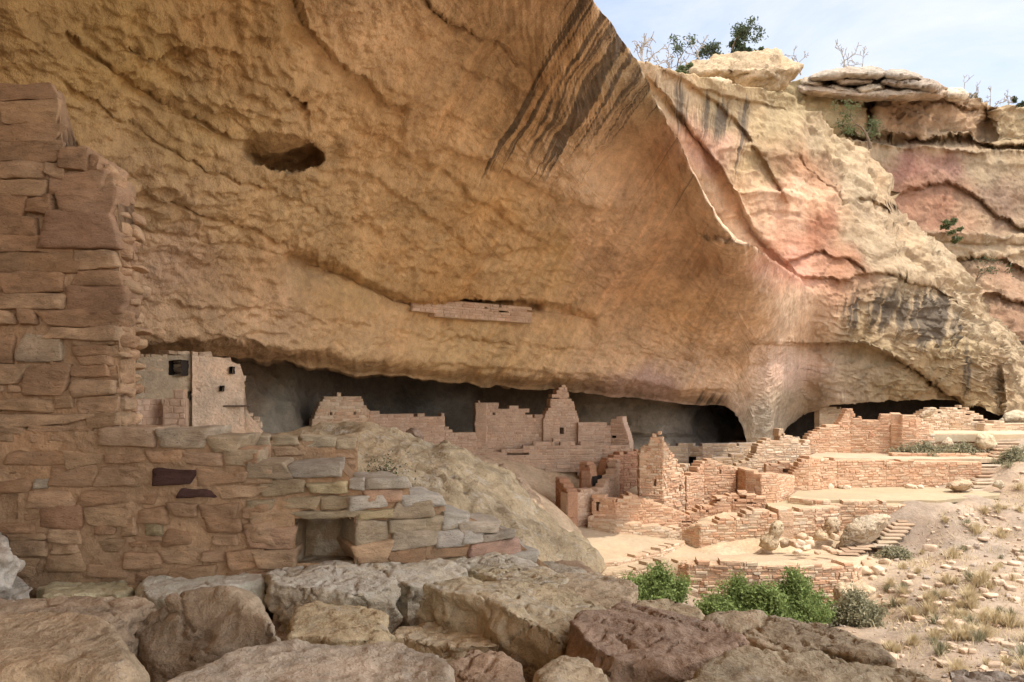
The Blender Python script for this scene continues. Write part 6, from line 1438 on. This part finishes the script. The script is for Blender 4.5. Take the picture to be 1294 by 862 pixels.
hill = np.array([(1100, 790), (1112, 720), (1150, 690), (1180, 650), (1262, 632), (1290, 600), (1330, 600), (1330, 880), (1140, 880)], float)
def in_poly(x, y, poly):
    c = False; n = len(poly)
    for i in range(n):
        (ax, ay), (bx_, by_) = poly[i], poly[(i + 1) % n]
        if (ay > y) != (by_ > y) and x < (bx_ - ax) * (y - ay) / (by_ - ay) + ax: c = not c
    return c
pro, prs, prg = [], [], []
for k in range(6): o = tuft_mesh(rng, rng.uniform(.2, .34), 230, M_DRY); pro.append(o)
for k in range(4): o = tuft_mesh(rng, rng.uniform(.2, .3), 120, M_SAGE); prg.append(o)
for k in range(10):
    s = rng.uniform(.07, .16)
    V, Q, C = round_stones(np.zeros((1, 3)), np.array([[s, s * rng.uniform(.6, 1), s * rng.uniform(.35, .7)]]), np.eye(3)[None], np.array([[.50, .38, .28]]) * rng.uniform(.85, 1.15), rng, 3.5, .02)
    prs.append(mesh('stone', V, Q, M_STONE, None, {'Col': C}))
nt_ = ng_ = ns_ = 0; clumps = [(1200, 760), (1230, 735), (1240, 770), (1250, 660), (1180, 790), (1210, 800), (1265, 740), (1150, 735), (1250, 820), (1130, 760), (1285, 700)]
for k in range(900):
    if k % 2: cx, cy = clumps[rng.randint(len(clumps))]; px, py = cx + rng.normal() * 26, cy + rng.normal() * 14
    else: px, py = rng.uniform(1070, 1320), rng.uniform(600, 870)
    if not in_poly(px, py, hill): continue
    p = on_ground(px, py)
    if p is None: continue
    typ = rng.rand()
    if typ < .42 and nt_ < 80:
        o = pro[nt_] if nt_ < 6 else pro[rng.randint(6)].copy()
        if nt_ >= 6: COL.objects.link(o)
        nt_ += 1; tag(o, 'dry yellow bunch of grass on the open hillside', 'grass tuft', 'dry grass tufts on the hillside'); s = rng.uniform(.5, 1.15); dz = -.02
    elif typ < .55 and ng_ < 22:
        o = prg[ng_] if ng_ < 4 else prg[rng.randint(4)].copy()
        if ng_ >= 4: COL.objects.link(o)
        ng_ += 1; tag(o, 'grey-green tuft of low sage on the open hillside', 'sage tuft', 'sage tufts on the hillside'); s = rng.uniform(.5, 1.2); dz = -.02
    elif ns_ < 170:
        o = prs[ns_] if ns_ < 10 else prs[rng.randint(10)].copy()
        if ns_ >= 10: COL.objects.link(o)
        ns_ += 1; tag(o, 'pale pinkish stone lying loose on the open hillside', 'stone', 'loose stones on the hillside'); s = rng.uniform(.3, 1.2); dz = .02
    else: continue
    gz = float(ground_z(p[0], p[1])); o.location = (p[0], p[1], gz + dz); o.rotation_euler = (0, 0, rng.uniform(0, 6.28)); o.scale = (s, s, s)
# rubble at the foot of the walls
prr = []
for k in range(8):
    V, Q, C = round_stones(np.zeros((1, 3)), np.array([[.16, .13, .09]]) * rng.uniform(.7, 1.3, (1, 3)), np.eye(3)[None], np.array([PAL_PALE[k % 5]]), rng, 4, .02)
    prr.append(mesh('rubble_stone', V, Q, M_STONE, None, {'Col': C}))
spots = [(rng.uniform(1000, 1062), rng.uniform(680, 700), 24.3) for _ in range(16)] + [(rng.uniform(1040, 1110), rng.uniform(716, 790), 0) for _ in range(50)] + [(rng.uniform(850, 925), rng.uniform(728, 760), 0) for _ in range(34)] + [(rng.uniform(1080, 1120), rng.uniform(690, 730), 0) for _ in range(20)]
spots += [(rng.uniform(1010, 1230), rng.uniform(612, 618), -3.77) for _ in range(36)]
for k, (px, py, Yq) in enumerate(spots):
    o = prr[k] if k < 8 else prr[rng.randint(8)].copy()
    if k >= 8: COL.objects.link(o)
    p = on_ground(px, py)
    if p is None: p = P(px, py, 23)
    if Yq: zq = Yq if Yq < 0 else -4.75; p = P(px, py, -zq * F / (py - HY)); gz = zq
    else: gz = float(ground_z(p[0], p[1]))
    s = rng.uniform(.35, 1.3); o.scale = (s, s, s); o.location = (p[0], p[1], gz + .04 * s); o.rotation_euler = (rng.uniform(-.3, .3), rng.uniform(-.3, .3), rng.uniform(0, 6.28))
    tag(o, 'loose building stone fallen below the retaining walls', 'stone', 'fallen building stones below the walls')
# thin dry ground cover over the hillside, too many blades to count
N_ = 16000; q = np.stack([rng.uniform(4.5, 22, N_), rng.uniform(13, 31, N_)], 1); den = fbm(np.c_[q * .6, np.zeros(N_)], 3)
pxs_ = HX + F * q[:, 0] / q[:, 1]; zz_ = ground_z(q[:, 0], q[:, 1]); pys_ = HY - F * zz_ / q[:, 1]
kp = np.array([in_poly(a, b, hill) for a, b in zip(pxs_, pys_)]) & (den > -.25); q = q[kp]; zz_ = zz_[kp]; m = len(q)
a = rng.uniform(0, 6.28, m); h = rng.uniform(.05, .2, m); ln_ = rng.uniform(.02, .16, m); b0 = np.c_[q, zz_ - .01]; s = np.c_[-np.sin(a), np.cos(a), 0 * a] * .012; tip = b0 + np.c_[np.cos(a) * ln_, np.sin(a) * ln_, h]
V = np.stack([b0 - s, b0 + s, tip + s * .3, tip - s * .3], 1).reshape(-1, 3)
o = mesh('dry_grass', V, np.arange(m * 4).reshape(-1, 4), M_DRY, smooth=False); tag(o, kind='stuff')

N_ = 4200; q = np.stack([rng.uniform(4.5, 22, N_), rng.uniform(13, 31, N_)], 1); zz_ = ground_z(q[:, 0], q[:, 1]); pxs_ = HX + F * q[:, 0] / q[:, 1]; pys_ = HY - F * zz_ / q[:, 1]
kp = np.array([in_poly(a, b, hill) or (1000 < a < 1120 and 715 < b < 800) or (840 < a < 930 and 725 < b < 765) for a, b in zip(pxs_, pys_)]); q = q[kp]; zz_ = zz_[kp]; m = len(q)
s = np.exp(rng.normal(size=m) * .5) * .025; th = rng.uniform(0, 6.28, m); fr = np.zeros((m, 3, 3)); fr[:, 0, 0] = np.cos(th); fr[:, 0, 1] = np.sin(th); fr[:, 1, 0] = -np.sin(th); fr[:, 1, 1] = np.cos(th); fr[:, 2, 2] = 1
V, Q, T = boxes(np.c_[q, zz_ + s * .2], np.stack([s, s * rng.uniform(.5, 1, m), s * rng.uniform(.4, .8, m)], 1), fr, s * .3, .2, rng)
cc = np.array([(.42, .32, .24), (.36, .29, .235), (.31, .255, .215), (.48, .37, .28)])[rng.randint(4, size=m)]
o = mesh('gravel', V, Q.tolist() + T.tolist(), M_STONE, None, {'Col': np.repeat(cc, len(_CSG), 0)}, smooth=False); tag(o, kind='stuff')
